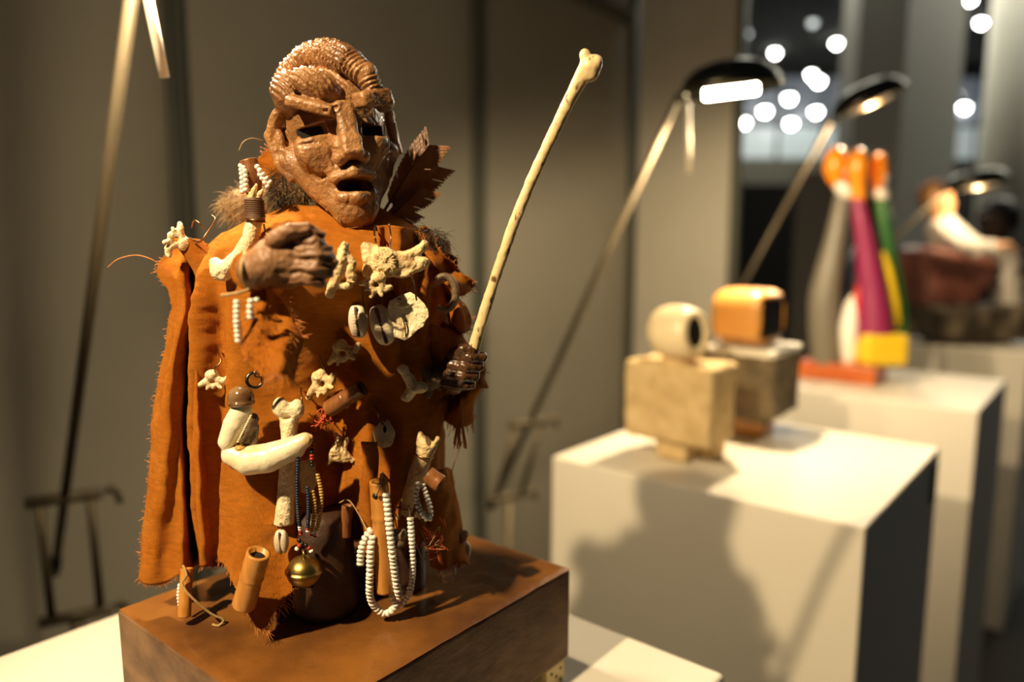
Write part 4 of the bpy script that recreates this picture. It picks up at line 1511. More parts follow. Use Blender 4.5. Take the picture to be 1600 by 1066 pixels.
# 14 long straight bone
t, Y = pend('bone_pendant', 'long straight leg bone hanging behind the claw tip', 'bone', 452, 725, .009, BG)
f = uni(6, chain([(2, 0, 70), (0, 0, 30), (-6, 0, -40), (-12, 0, -96)], [13, 11, 13, 15]), ell((-8, -6, 92), (13, 11, 16)), ell((16, -2, 88), (11, 10, 16)), cap((4, 0, 84), (2, 0, 62), 14, 12))
f = cut(1.5, f, rbox((-14, 0, -114), (40, 40, 16), 1), ell((2, -14, 76), (8, 8, 5)))
sdf('bone', plus(f, rough(16, .6)), (-38, -24, -104), (36, 22, 116), 1.9, MT['bone_white'], 452, 725, Y, t)
wire('wire', [on(470, 606, .001), at(471, 618, Y), at(472, 632, Y - .003)], .0006, MT['copper'], t)

# 15 carved small plate beside it
pl = [(-12, 26), (0, 28), (10, 22), (12, 4), (12, -12), (6, -22), (-4, -27), (-12, -24), (-14, 0)]
t, Y2 = plate('bone_pendant', 'small textured bone plaque beside the long straight bone', 482, 746, pl, 5, 'bone_dark', .013)

# 16 bell with blue and ochre strands -------------------------------------
Yb = surfY(470, 700) - .004
bellc = at(475, 893, .424)
t = thing('bell_pendant', 'brass ball bell hanging on blue and ochre bead strands', 'bell', bellc, None)
Rb = 27 * pxs(bellc)
prof = [(.05 * Rb, Rb)] + [(Rb * math.cos(a), Rb * .93 * math.sin(a)) for a in np.linspace(1.45, .14, 12)] + [(Rb * 1.06, Rb * .10), (Rb * 1.08, .03 * Rb), (Rb * 1.06, -.05 * Rb)] + [(Rb * math.cos(a) * .99, Rb * .93 * math.sin(a)) for a in np.linspace(-.1, -1.45, 12)] + [(.05 * Rb, -Rb * .95)]
mk('bell', *lathe(prof[::-1], bellc, (0.04, 0, 1), 40), MT['brass'], t)
mk('bell_slot', *obox(bellc + np.array([0, -Rb * .30, -Rb * .78]), (Rb * .6, .0006, .0008), rotm(40, 0, 0), 0), MT['hole_shade'], t)
ring('bell_loop', bellc + np.array([0, 0, Rb * 1.02]), .003, .0008, (1, .4, 0), MT['brass'], t)
bead_run(t, [at(466, 700, .430), at(464, 760, .424), at(466, 800, .424), at(470, 836, .428)], .0026, ['blue'] * 12 + ['white', 'red'], .7)
bead_run(t, [at(480, 760, .424), at(482, 790, .423), at(481, 832, .428)], .0026, ['blue'] * 12 + ['red', 'white'], .7)
bead_run(t, [at(488, 690, .434), at(487, 716, .430), at(488, 730, .428)], .0028, ['red', 'black', 'red', 'black'], .75)
bead_run(t, [at(488, 766, .426), at(492, 790, .426), at(490, 815, .428), at(486, 838, .431)], .0028, ['yellow'] * 12 + ['white', 'red'], .7)
bead_run(t, [at(496, 740, .432), at(502, 772, .430), at(500, 805, .430), at(492, 840, .433)], .0028, ['yellow'] * 12 + ['white', 'red'], .7)
bead_run(t, [at(462, 860, .428), at(472, 850, .428), at(482, 856, .428), at(488, 864, .428)], .0030, ['white', 'red', 'black', 'black', 'red', 'white'], .8)
bead_run(t, [at(466, 842, .430), at(474, 858, .430), at(476, 868, .432)], .0030, 'black', .8)

# 18 triangular bone, 19 disc bone, tuft
t, Y = pend('bone_pendant', 'jagged triangular bone above the dark opening of the robe', 'bone', 530, 708, .008, BG)
f = uni(3, chain([(-18, 0, -18), (-6, -2, 2), (0, 0, 22), (-4, 0, 30)], [3, 8, 6, 3]), chain([(-2, 0, -6), (12, 0, -4), (20, 0, -12)], [8, 6, 4]), chain([(6, 0, 0), (12, -1, 22)], [6, 3]), ell((4, 0, -8), (14, 6, 8)))
sdf('bone', plus(f, rough(6, 1.5)), (-30, -14, -30), (32, 14, 42), 1.4, MT['bone'], 530, 708, Y, t)
wire('wire', [on(536, 668, .001), at(537, 680, Y), at(533, 696, Y - .003)], .0006, MT['copper'], t)
disc = [(17 * math.cos(a) * (1 + .05 * math.sin(5 * a)), 21 * math.sin(a) * (1 + .04 * math.cos(7 * a))) for a in np.linspace(0, 2 * math.pi, 26)[:-1]]
disc = [(x, z if not (z > 16 and x > 2) else z + 5) for x, z in disc]
t, Y = plate('bone_pendant', 'round pale bone disc on a twisted wire in the middle of the skirt', 600, 680, disc, 4, 'bone_white', .006, 0, None, .004)
for k in (0, 1):
    wire('wire', [on(587, 636, .001), at(590 + 2 * k, 645, Y), at(593 - 1 * k, 654, Y + .001), at(598 + 2 * k, 664, Y - .003)], .0006, MT['copper'], t)
sdf('wire_hole', ell((2, -3, 10), (2.6, 3, 6)), (-3, -8, 2), (8, 3, 18), .9, MT['hole_shade'], 600, 680, Y, t)

# 20 long bamboo with white bead loops
t, A, B, ax = cane('bamboo_piece', 'long orange bamboo tube hanging inside the white bead loops', (592, 752), (602, 924), .0062, 'bamboo', knots=(.32,), Ya=.434, Yb=.438)
sdf('drill_hole', ell((0, 0, 0), (4.5, 4, 4.5)), (-6, -6, -6), (6, 6, 6), 1.2, MT['hole_shade'], 586, 775, .4290, t)
wire('cord', [on(596, 738, .001), at(595, 750, .426), at(592, 764, .4255), at(587, 774, .4265)], .0008, MT['cord'], t)
wire('cord', [on(596, 738, .001), at(602, 752, .428), at(605, 768, .428)], .0008, MT['cord'], t)
t = thing('bead_strand', 'long white bead strand looping around the hanging bamboo down to the base', 'beads', at(605, 960, .425), 'white bead strands')
Yw = .428
bead_run(t, [at(603, 770, Yw), at(607, 810, Yw), at(611, 850, Yw), at(616, 890, Yw + .004), at(620, 918, Yw + .008), at(624, 934, Yw + .012)], .0050, pitch=.66)
bead_run(t, [at(583, 836, .431), at(579, 858, .429), at(578, 900, .431), at(578, 930, .435), at(584, 946, .439), at(598, 958, .442), at(610, 956, .442), at(618, 944, .441), at(612, 930, .440), at(608, 922, .440)], .0050, pitch=.66)
bead_run(t, [at(581, 826, .434), at(570, 842, .433), at(564, 862, .433), at(563, 884, .435)], .0048, pitch=.66)
t = thing('bead_strand', 'white bead strand hanging straight from the bone tube to the base', 'beads', at(645, 900, .43), 'white bead strands')
bead_run(t, [at(641, 808, .436), at(643, 840, .437), at(645, 880, .439), at(643, 912, .443), at(638, 930, .446), at(628, 944, .446), at(618, 950, .445)], .0044, pitch=.68)
wire('string_end', [at(641, 808, .425), at(640, 798, .428), at(638, 790, .432)], .0006, MT['cord_dark'], t)

# 22 bone tube with wires
t, Y = pend('bone_tube', 'hollow bone tube wired diagonally on the right of the skirt', 'bone', 652, 742, .010, BG)
f = chain([(-26, 0, -68), (-8, 0, -20), (10, 0, 30), (16, 0, 48)], [13, 13, 14, 15])
f = uni(3, f, chain([(8, -2, 52), (6, -2, 66)], [9, 5]), chain([(24, 0, 46), (32, 0, 58)], [6, 4]))
f = cut(1.5, f, ell((22, -4, 62), (7, 20, 14)), ell((-28, 0, -80), (16, 16, 10)))
sdf('bone', plus(f, rough(12, .8)), (-48, -22, -86), (42, 22, 80), 1.8, MT['bone'], 652, 742, Y, t)
for (x, y, w_, tilt) in ((662, 712, 14, .35), (630, 792, 14, .5)):
    wire('wire_band', [at(x - w_, y - 5, Y), at(x - w_ * .6, y + 1, Y - .006), at(x + w_ * .4, y + 5, Y - .0068), at(x + w_ * 1.05, y + 3, Y)], .0007, MT['copper'], t)
# 23 small strand, 24 wooden tube
t = thing('bead_strand', 'short looped white bead strand behind the diagonal bone tube', 'beads', at(662, 812, .44), 'white bead strands')
bead_run(t, [at(652, 752, .440), at(650, 775, .438), at(655, 795, .436), at(664, 808, .436), at(670, 812, .437), at(673, 800, .438), at(668, 780, .441), at(660, 756, .444)], .0038, pitch=.7)
t, A, B, ax = cane('wooden_tube', 'short brown metal-rimmed tube sticking out at the right', (668, 742), (688, 756), .0062, 'bamboo_dark', Ya=.448, Yb=.446, knots=())
# 25 bamboo on the pointed flap
t, A, B, ax = cane('bamboo_piece', 'thick bamboo piece tied on the pointed front flap', (404, 864), (381, 946), .0074, 'bamboo', knots=(.45,), off=.009)
wire('cord', [at(399, 862, A[1] - .006), at(386, 868, A[1] - .007), at(382, 884, A[1] - .008), at(384, 900, A[1] - .008), at(386, 910, A[1] - .008)], .0013, MT['cord'], t)
wire('cord', [at(396, 864, A[1] - .008), at(390, 880, A[1] - .009), at(387, 900, A[1] - .008)], .0011, MT['cord'], t)
# 26 bamboo under the cape
t, A, B, ax = cane('bamboo_piece', 'slim bamboo piece with beads dangling from the cape hem', (292, 888), (288, 964), .0042, 'bamboo', knots=(), Ya=.445, Yb=.437)
wire('cord', [at(286, 884, .442), at(292, 900, .438), at(284, 912, .436), at(296, 930, .434), at(318, 950, .436), at(334, 962, .438), at(350, 968, .440), at(342, 978, .437), at(332, 976, .438)], .0009, MT['cord'], t)
bead_run(t, [at(281, 912, .444), at(279, 930, .443), at(281, 948, .442)], .0026, pitch=.9)

# 27 shells at the lower right
def shell_lump(label, px, py, s, Y, mat='cowrie'):
    t = thing('shell_pendant', label, 'shell', at(px, py, Y), 'small shells at the lower right')
    f = uni(3, ell((-5 * s, 0, 5 * s), (8 * s, 8 * s, 8 * s)), ell((5 * s, 0, 6 * s), (7 * s, 8 * s, 8 * s)), ell((0, 0, -6 * s), (9 * s, 8 * s, 8 * s)))
    sdf('shell', plus(f, rough(7, .6)), (-18 * s, -14 * s, -20 * s), (18 * s, 14 * s, 20 * s), 1.4, MT[mat], px, py, Y, t)
    wire('wire', [at(px, py - 8 * s, Y), at(px - 4, py - 22 * s, Y + .003), at(px - 6, py - 34 * s, Y + .012)], .0005, MT['copper'], t)
    return t


shell_lump('knuckle-shaped pale shell at the bottom right of the robe', 700, 898, 1.05, .488)
shell_lump('dull tooth-like shell above the lower right cowrie', 700, 832, .95, .484, 'bone_dark')
shell_lump('small dull shell at the right edge above the base', 724, 838, .7, .492, 'bone_dark')
shell_lump('dim flat shell in the shade behind the bead loops', 622, 842, 1.2, .442, 'bone_brown')

# 28 shell ring on the shoulder
t = thing('shell_ring', 'grey shell ring half hidden in the ragged right shoulder', 'ring', at(694, 456, .465))
c = at(694, 458, .466); s = pxs(c)
V, F = tube([c + s * np.array([18 * math.cos(a), -3 * math.sin(a), 27 * math.sin(a)]) for a in np.linspace(-2.2, 2.2, 30)], [4.5 * s, 6 * s, 6 * s, 4.5 * s], 10)
mk('ring', V, F, MT['bone_brown'], t)

# 29 tangle of red thread
t = thing('thread_tangle', 'tangle of red and tan thread at the lower right of the skirt', 'thread', at(676, 850, .45))
parts = []
for _ in range(16):
    c = np.array([676, 842.]) + rng.normal(size=2) * (7, 15)
    parts.append(tube([at(*(c + rng.normal(size=2) * 9), .450 + rng.normal() * .003) for _ in range(5)], .00036, 4, 22))
mk('red_threads', *join(*parts[:9]), MT['thread_red'], t)
mk('tan_threads', *join(*parts[9:], tube([at(650, 808, .436), at(652, 800, .434), at(656, 810, .436)], .0012, 5, 8)), MT['cord'], t)

# 30 dim cane in the opening, bead pair by the cuff, hidden shell
cane('bamboo_piece', 'dim little cane in the dark opening of the robe', (543, 790), (539, 838), .0040, 'bamboo_dark', knots=(), Ya=.452, Yb=.452)
wire('cord', [at(530, 786, .45), at(545, 782, .448), at(562, 806, .444), at(574, 830, .436), at(580, 842, .430)], .0005, MT['cord'], bpy.data.objects['bamboo_piece.004'] if 'bamboo_piece.004' in bpy.data.objects else t)
t = thing('bead_strand', 'pair of short white bead rows hanging from the cuff beside the fist', 'beads', at(384, 530, .40), 'white bead strands')
bead_run(t, [at(370, 468, .370), at(370, 500, .370), at(373, 536, .372)], .0036, pitch=.78)
bead_run(t, [at(393, 466, .366), at(391, 480, .366), at(392, 500, .368)], .0036, pitch=.78)
bead_run(t, [at(402, 464, .370), at(400, 474, .370)], .0034, pitch=.8)

# the bone staff
t = thing('bone_staff', 'long slender bone held upright as a staff in the far hand', 'staff', at(733, 560, .462))
pts = [(733, 568), (750, 510), (772, 440), (800, 358), (830, 282), (862, 214), (888, 160), (908, 122), (918, 104)]
Ys = np.linspace(.462, .436, len(pts))
c0 = at(733, 568, .460); s0 = pxs(c0)
loc = [(at(x, y, Y) - c0) / s0 for (x, y), Y in zip(pts, Ys)]
rr = [9.5, 9, 8.2, 8.2, 8.2, 8.4, 9, 11, 12]
f = uni(5, chain(loc, rr), ell(loc[-1] + np.array([-4, 0, 15]), (8, 8, 9)), ell(loc[-1] + np.array([12, 0, 5]), (9, 10, 11)), ell(loc[-1] + np.array([5, 0, -4]), (13, 11, 17)))
f = plus(f, rough(9, .6))
lo = np.min(loc, 0) - 22; hi = np.max(loc, 0) + np.array([28, 16, 34])
V, F = nets(f, lo, hi, 2.3)
mk('shaft', V * s0 + c0, F[:, ::-1].tolist(), MT['staff'], t)

at = at_room

# ================================================================== sculptures on the other plinths
MT['sand'] = M('sandstone', (.50, .355, .165), .85, 0, (.62, .46, .24), 40, .6, 120, .2)
MT['cream'] = M('cream_glazed', (.76, .60, .36), .4, 0, (.80, .66, .42), 20)
MT['visor'] = M('black_visor', (.012, .011, .010), .35)
MT['darkstone'] = M('dark_stone', (.09, .070, .042), .8, 0, (.20, .155, .095), 22, .7, 90, .25)
MT['slab'] = M('pale_slab', (.74, .70, .60), .6)
MT['honey'] = M('honey_wood', (.60, .29, .065), .35, 0, (.52, .23, .045), 18, .1, 100, .5, coat=.2)
MT['orange'] = M('orange_lacquer', (.80, .23, .008), .3, 0, (.85, .30, .012), 14)
MT['greyp'] = M('grey_paint', (.15, .132, .098), .5)
MT['purple'] = M('plum_paint', (.24, .018, .075), .45)
MT['yellow'] = M('yellow_paint', (.78, .52, .015), .45)
MT['green'] = M('green_paint', (.03, .13, .025), .45)
MT['navy'] = M('navy_paint', (.012, .018, .035), .45)
MT['redp'] = M('red_paint', (.55, .025, .012), .4)
MT['whitep'] = M('white_paint', (.82, .76, .66), .5)
MT['redwood'] = M('red_wood', (.42, .085, .015), .35, 0, (.52, .13, .025), 20)
MT['leather'] = M('russet_leather', (.15, .050, .036), .45, 0, (.20, .072, .05), 25, .3, 100)
MT['rock'] = M('dark_rock', (.055, .043, .030), .8, 0, (.22, .17, .11), 14, .6, 60, .3, ramp=(.5, .75))
MT['robe_w'] = M('white_drape', (.76, .70, .62), .8, 0, (.66, .60, .52), 20, .3, 60)
MT['robe_s'] = M('striped_drape', (.50, .46, .40), .8, 0, (.30, .27, .23), 8, stretch=(14, 14, .6))
MT['skin'] = M('painted_skin', (.68, .34, .15), .5)
MT['hair'] = M('brown_hair', (.36, .17, .06), .6)
MT['black_cloth'] = M('black_coat', (.010, .009, .008), .8)
MT['skin_p'] = M('skin', (.09, .045, .027), .55)
MT['black_hair'] = M('black_hair', (.008, .006, .005), .5)
G45 = rotm(0, 0, -39.5)

# ---- sandstone block figure
a0 = onz(1076, 716, PTOP); Y0 = a0[1]
t = thing('block_figure', 'sandstone block figure with a cream egg head and black oval face', 'sculpture', a0)
f = uni(4, rbox((-14, 10, 92), (72, 48, 60), 7, G45), rbox((-8, 4, 44), (52, 40, 14), 8, G45))
f = cut(3, f, rbox((56, -26, 92), (4, 60, 80), 2, rotm(0, 0, -39.5)))
f = plus(f, lambda P: 2.2 * fbm(P / 22, 3))
sdf('body', f, (-110, -80, 8), (110, 90, 168), 3.2, MT['sand'], 1076, 716, Y0, t)
for c in ((-18, 0, 21), (26, 14, 21)):
    sdf('leg', plus(rbox(c, (27, 25, 20), 6, G45), lambda P: .8 * fbm(P / 16, 2)), (c[0] - 46, -48, -8), (c[0] + 46, 64, 48), 3, MT['sand'], 1076, 716, Y0, t)
fd = np.array([.60, -.80, .10]); fd /= np.linalg.norm(fd)
R0 = np.array([fd, np.cross([0, 0, 1.], fd) / np.linalg.norm(np.cross([0, 0, 1.], fd)), [0, 0, 1.]]).T.astype(np.float32)
hc_ = np.array([-24, 6, 196.])
f = uni(10, ell(hc_, (48, 41, 43), R0), ell(hc_ + fd * 22, (30, 36, 39), R0))
pl_ = lambda P: -(40 - (P - hc_.astype(np.float32)) @ fd.astype(np.float32))
f0 = f
f = lambda P: np.maximum(f0(P), pl_(P))
f = cut(2, f, ell(hc_ + fd * 44, (14, 21, 27), R0))
hd = sdf('head', f, (-90, -62, 140), (50, 70, 250), 2.6, MT['cream'], 1076, 716, Y0, t)
sdf('face', ell(hc_ + fd * 33, (5, 22, 28), R0), (-40, -60, 150), (50, 50, 240), 2.2, MT['visor'], 1076, 716, Y0, hd)
sdf('neck', ell((-20, 6, 152), (26, 24, 12)), (-60, -30, 132), (20, 40, 170), 3, MT['sand'], 1076, 716, Y0, t)

# ---- dark stone block figure
a0 = onz(1182, 678, PTOP); Y0 = a0[1]
t = thing('block_figure', 'dark stone block figure with a honey wooden head and white collar slab', 'sculpture', a0)
f = uni(6, rbox((-8, 14, 84), (58, 58, 48), 6, G45), rbox((-6, 10, 40), (42, 42, 14), 8, G45))
f = plus(f, lambda P: 4.0 * fbm(P / 20, 3))
sdf('body', f, (-110, -90, 14), (100, 110, 144), 3.4, MT['darkstone'], 1182, 678, Y0, t)
sdf('leg', rbox((-4, 8, 17), (26, 26, 17), 6, G45), (-50, -40, -6), (44, 54, 36), 3, MT['honey'], 1182, 678, Y0, t)
sdf('collar_slab', plus(rbox((-10, 14, 134), (60, 60, 6), 3, G45), lambda P: 1.0 * fbm(P / 22, 2)), (-112, -90, 120), (100, 110, 150), 2.6, MT['slab'], 1182, 678, Y0, t)
hc2 = np.array([-18, 8, 184.])
fd2 = np.array([.70, -.71, .0]); fd2 /= np.linalg.norm(fd2)
R2 = np.array([fd2, np.cross([0, 0, 1.], fd2), [0, 0, 1.]]).T.astype(np.float32)
f = rbox(hc2, (52, 44, 43), 30, R2)
g = cut(2, f, rbox(hc2 + fd2 * 50, (16, 36, 31), 8, R2))
hd = sdf('head', g, (-86, -64, 134), (54, 80, 236), 2.6, MT['honey'], 1182, 678, Y0, t)
sdf('face', rbox(hc2 + fd2 * 33, (6, 35, 30), 5, R2), (-60, -60, 140), (60, 70, 230), 2.6, MT['visor'], 1182, 678, Y0, hd)

# ---- colourful trio
a0 = onz(1338, 601, PTOP); Y0 = a0[1] + .03
t = thing('painted_trio', 'three slender painted figures with orange heads joined on a red wooden block', 'sculpture', onz(1338, 601, PTOP))
pb = onz(1338, 601, PTOP)
sc_ = pxs(pb)
# block
cb_ = pb + np.array([0, .085, 0])
mk('block', *obox(cb_ + np.array([0, 0, .024]), (.098, .068, .024), GRID, .004), MT['redwood'], t, False)
zz0 = 32


def flat(pts, ws, d0=0., dep=.9):
    """tapering figure as a chain of round-ended sections"""
    q = catmull([(x - 1338 - .062 * (601 - y), d0, 601 - y) for x, y in pts], 22)
    rr_ = np.interp(np.linspace(0, 1, 22), np.linspace(0, 1, len(ws)), ws)
    return chain(q, rr_, 3)


YT = cb_[1] - .01
g1 = sdf('grey_figure', flat([(1292, 566), (1289, 520), (1289, 470), (1296, 430), (1306, 380), (1314, 335), (1318, 305)], [21, 22, 22, 20, 15, 12, 9], 4), (-92, -34, 10), (10, 50, 320), 4, MT['greyp'], 1338, 601, YT, t)
sdf('head', uni(5, ell((-52, 4, 336), (17, 17, 28)), cap((-47, 4, 312), (-41, 4, 300), 11, 8)), (-80, -22, 285), (-10, 32, 370), 3, MT['orange'], 1338, 601, YT, g1)
sdf('collar', ell((-40, -2, 297), (17, 15, 9), rotm(0, 45, 0)), (-68, -24, 270), (-10, 22, 324), 2.6, MT['whitep'], 1338, 601, YT, g1)
g2 = sdf('plum_figure', flat([(1358, 530), (1357, 492), (1354, 455), (1349, 420), (1343, 380), (1337, 345), (1331, 318)], [27, 24, 20, 17, 14, 12, 8], -16), (-56, -52, 58), (60, 20, 310), 4, MT['purple'], 1338, 601, YT, t)
sdf('head', uni(5, ell((-26, -14, 332), (15, 15, 26)), cap((-25, -14, 312), (-20, -14, 268), 12, 9)), (-54, -40, 250), (6, 12, 366), 3, MT['orange'], 1338, 601, YT, g2)
sdf('yellow_skirt', rbox((22, -14, 60), (33, 32, 24), 6), (-20, -54, 24), (66, 28, 94), 3.4, MT['yellow'], 1338, 601, YT, g2)
g3 = sdf('green_figure', flat([(1400, 566), (1408, 530), (1406, 480), (1398, 430), (1388, 385), (1383, 345), (1380, 312)], [12, 13, 13, 12, 11, 11, 8], 10), (-8, -16, 10), (92, 40, 310), 3.6, MT['green'], 1338, 601, YT, t)
sdf('head', uni(5, ell((22, 20, 330), (13, 13, 26)), cap((22, 20, 308), (22, 18, 300), 9, 8)), (2, 2, 290), (44, 40, 364), 3, MT['orange'], 1338, 601, YT, g3)
sdf('collar', ell((24, 12, 292), (13, 13, 10), rotm(0, 35, 0)), (-6, -8, 270), (42, 32, 314), 2.6, MT['whitep'], 1338, 601, YT, g3)
sdf('red_tip', ell((29, 10, 280), (6, 7, 9)), (17, -2, 266), (41, 22, 294), 2.4, MT['redp'], 1338, 601, YT, g3)
sdf('yellow_stripe', flat([(1394, 505), (1390, 470), (1382, 425), (1374, 396)], [8, 9, 8, 4], -6), (6, -22, 84), (70, 14, 216), 3, MT['yellow'], 1338, 601, YT, g3)
sdf('navy_side', flat([(1330, 520), (1324, 470), (1332, 420), (1362, 360), (1370, 310)], [12, 13, 12, 10, 6], 22), (-50, 2, 60), (40, 46, 304), 3.6, MT['navy'], 1338, 601, YT, t)
sdf('white_front', flat([(1324, 562), (1324, 520), (1330, 480), (1336, 462)], [10, 14, 11, 5], -4), (-36, -26, 24), (20, 20, 150), 3.2, MT['whitep'], 1338, 601, YT, t)
sdf('red_patch', flat([(1338, 500), (1337, 470), (1336, 446)], [7, 8, 4], -12), (-20, -28, 90), (24, 8, 166), 2.8, MT['redp'], 1338, 601, YT, t)

# ---- seated figure on a rock
a0 = onz(1500, 556, PTOP); Y0 = 2.76
t = thing('seated_figure', 'white-robed figure reclining in a russet armchair on a dark rock', 'sculpture', (at(1500, 545, Y0)[0], Y0, PTOP))
b0 = np.array([at(1500, 545, Y0)[0], Y0, PTOP])
s0_ = pxs(b0)


def sd(name, f, lo, hi, h, mat, parent):
    V, F = nets(f, lo, hi, h)
    return mk(name, V * s0_ + b0, F[:, ::-1].tolist(), MT[mat], parent)


f = uni(8, rbox((4, 0, 32), (84, 46, 27), 10), ell((60, -20, 48), (40, 26, 14)), ell((-50, -10, 44), (34, 30, 14)))
sd('rock_base', plus(f, lambda P: 5 * fbm(P / 22, 3)), (-104, -70, -6), (114, 64, 78), 4, 'rock', t)
f = uni(8, rbox((-34, 4, 98), (46, 36, 44), 14), rbox((-68, 8, 108), (16, 34, 40), 10, rotm(0, -12, 0)), cap((-70, -26, 136), (10, -30, 122), 13, 13), cap((-70, 36, 136), (10, 36, 122), 13, 13), ell((12, -28, 104), (14, 12, 22)))
sd('armchair', plus(f, lambda P: 1.5 * fbm(P / 20, 2)), (-104, -60, 44), (44, 66, 166), 4, 'leather', t)
body = uni(12, chain([(-50, 0, 190), (-44, -2, 174), (-28, -4, 154), (-8, -4, 140)], [12, 24, 28, 26]), chain([(-8, -14, 138), (40, -16, 138), (54, -16, 120)], [22, 18, 16]),
           chain([(-8, 10, 138), (44, 12, 136), (58, 10, 120)], [20, 17, 15]), chain([(-50, -22, 172), (-26, -32, 148), (14, -28, 146)], [12, 11, 9]), chain([(-34, 18, 170), (-8, 26, 150), (24, 20, 148)], [12, 11, 9]))
bd = sd('robe', plus(body, lambda P: 1.6 * np.sin(P[:, 0] * .28 + P[:, 2] * .2 + 3 * vnoise(P / 20))), (-82, -54, 96), (84, 48, 226), 3.4, 'robe_w', t)
leg_f = uni(10, chain([(48, -14, 128), (56, -16, 90), (58, -16, 62)], [17, 19, 22]), chain([(54, 12, 126), (66, 10, 90), (70, 10, 64)], [15, 17, 20]))
sd('skirt', plus(leg_f, lambda P: 2.0 * np.sin(P[:, 0] * .55 + P[:, 1] * .5)), (18, -46, 40), (102, 40, 152), 3.2, 'robe_s', t)
hh_ = uni(6, ell((-45, -2, 236), (21, 20, 26)), ell((-26, -4, 232), (6, 5, 6)), ell((-36, -3, 218), (14, 13, 12)), cap((-45, -2, 220), (-43, -1, 202), 11, 12), ell((-44, -22, 234), (4, 4, 8)))
hh_ = cut(2, hh_, ell((-27, -13, 240), (5, 4, 3)), ell((-27, 8, 240), (5, 4, 3)), ell((-25, -3, 222), (5, 7, 2)))
hsh = np.array([-8, 0, -20], np.float32)
hh0_ = hh_
hd = sd('head', lambda P: hh0_(P - hsh), (-84, -32, 168), (-18, 28, 252), 2.4, 'skin', t)
sd('hair', plus(cut(2, ell((-60, -1, 224), (23, 23, 25)), ell((-34, -3, 214), (20, 26, 26))), lambda P: 1.2 * fbm(P / 6, 2)), (-92, -34, 190), (-28, 34, 260), 2.6, 'hair', hd)


def small_hand(c, s=1.0):
    c = np.array(c, float)
    L = lambda *q: tuple(c + s * np.array(q))
    return uni(2, ell(L(0, 0, 0), (9 * s, 6 * s, 6 * s)), *[chain([L(6, -5 + 3.4 * k, 0), L(13 + (k % 2), -5 + 3.4 * k, -1), L(18, -5 + 3.4 * k, -5)], [2.4 * s, 2.2 * s, 1.8 * s]) for k in range(4)], chain([L(0, -7, 2), L(7, -9, 3)], [2.5 * s, 2 * s]))


sd('hand', small_hand((28, -30, 148), 1.25), (8, -50, 130), (60, -14, 166), 1.6, 'skin', t)
sd('hand', small_hand((38, 18, 148), 1.25), (18, -2, 130), (70, 36, 166), 1.6, 'skin', t)
for c in ((66, -16, 48), (78, 10, 50)):
    sd('foot', uni(3, ell(c, (14, 8, 7)), ell((c[0] + 8, c[1], c[2] - 1), (9, 8, 5))), (c[0] - 20, c[1] - 14, 36), (c[0] + 24, c[1] + 14, 62), 2.2, 'skin', t)

# ---- visitor in black at the far right
pc = at(1557, 352, 3.75)
px0, py0 = pc[0], pc[1]
t = thing('person', 'dark-haired person in black clothes standing at the far right', 'person', (px0, py0, FLOOR))
H0 = pc[2] + .12 - FLOOR      # standing height
def Pm(x, y, z): return (x, y, z)
hz = H0
sh = hz - .31
fb = uni(.05, ell((0, 0, sh - .18), (.17, .115, .27)), ell((0, 0, sh - .50), (.165, .115, .16)), chain([(-.17, 0, sh - .03), (0, 0, sh + .03), (.17, 0, sh - .03)], [.065, .075, .065]),
         cap((0, .01, sh), (0, 0, sh + .10), .06, .055),
         chain([(-.18, 0, sh - .04), (-.235, .01, sh - .31), (-.20, -.08, sh - .54)], [.06, .05, .038]),
         chain([(.18, 0, sh - .04), (.235, .01, sh - .31), (.20, -.08, sh - .54)], [.06, .05, .038]),
         chain([(-.09, 0, sh - .55), (-.10, -.01, .46), (-.10, .02, .06)], [.095, .065, .045]),
         chain([(.09, 0, sh - .55), (.10, -.01, .46), (.10, .02, .06)], [.095, .065, .045]),
         cap((-.10, .04, .045), (-.11, -.14, .04), .042, .036), cap((.10, .04, .045), (.11, -.14, .04), .042, .036))
RZ = rotm(0, 0, -62)
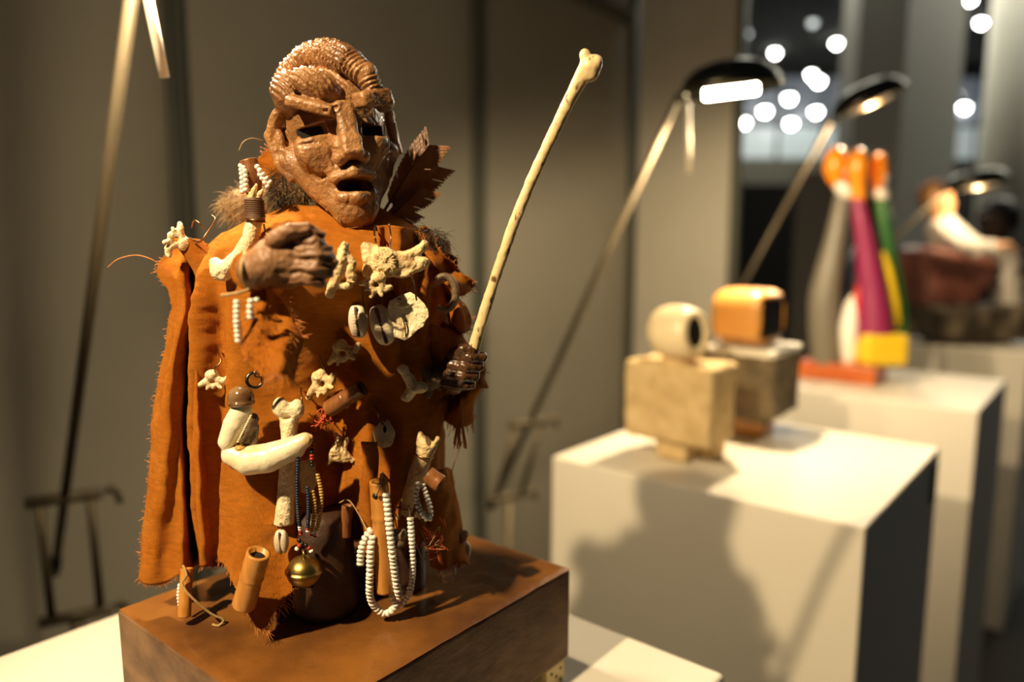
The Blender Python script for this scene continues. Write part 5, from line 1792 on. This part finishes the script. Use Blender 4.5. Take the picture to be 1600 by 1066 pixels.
def pm(name, f, lo, hi, h, mat, parent):
    V, F = nets(f, lo, hi, h)
    V = V @ RZ.astype(float).T
    return mk(name, V + np.array([px0, py0, FLOOR]), F[:, ::-1].tolist(), MT[mat], parent)
bd = pm('body', fb, (-.32, -.24, -.004), (.32, .2, sh + .17), .022, 'black_cloth', t)
hcz = hz - .115
hf_ = uni(.02, ell((0, 0, hcz + .01), (.074, .092, .105)), ell((0, -.03, hcz - .06), (.052, .06, .058)), cap((0, -.085, hcz + .01), (0, -.105, hcz - .02), .011, .014),
          ell((-.078, .01, hcz), (.012, .022, .03)), ell((.078, .01, hcz), (.012, .022, .03)), cap((-.05, -.08, hcz + .035), (-.015, -.09, hcz + .032), .011), cap((.05, -.08, hcz + .035), (.015, -.09, hcz + .032), .011),
          cap((-.022, -.083, hcz - .052), (.022, -.083, hcz - .052), .009))
hf_ = cut(.008, hf_, ell((-.032, -.095, hcz + .012), (.016, .014, .009)), ell((.032, -.095, hcz + .012), (.016, .014, .009)))
hdp = pm('head', hf_, (-.11, -.14, hcz - .15), (.11, .12, hcz + .14), .0075, 'skin_p', t)
pm('hair', cut(.01, plus(ell((0, .015, hcz + .03), (.092, .105, .108)), lambda P: .004 * fbm(P * 60, 2)), ell((0, -.10, hcz - .02), (.085, .085, .085)), ell((0, -.02, hcz - .10), (.14, .14, .07))), (-.12, -.12, hcz - .1), (.12, .15, hcz + .16), .009, 'black_hair', hdp)
for sgn in (-1, 1):
    c = (.20 * sgn, -.09, sh - .58)
    fl = uni(.008, ell(c, (.035, .022, .045)), *[chain([(c[0] - .024 + .016 * k, c[1] - .004, c[2] - .03), (c[0] - .025 + .017 * k, c[1] - .012, c[2] - .075 + .004 * abs(k - 1.5)), (c[0] - .024 + .016 * k, c[1] - .024, c[2] - .095 + .006 * abs(k - 1.5))], [.0095, .0085, .007]) for k in range(4)],
             chain([(c[0] - .03 * sgn, c[1] - .01, c[2] + .01), (c[0] - .048 * sgn, c[1] - .022, c[2] - .03)], [.011, .009]))
    pm('hand', fl, (c[0] - .08, c[1] - .06, c[2] - .12), (c[0] + .08, c[1] + .05, c[2] + .06), .006, 'skin_p', t)
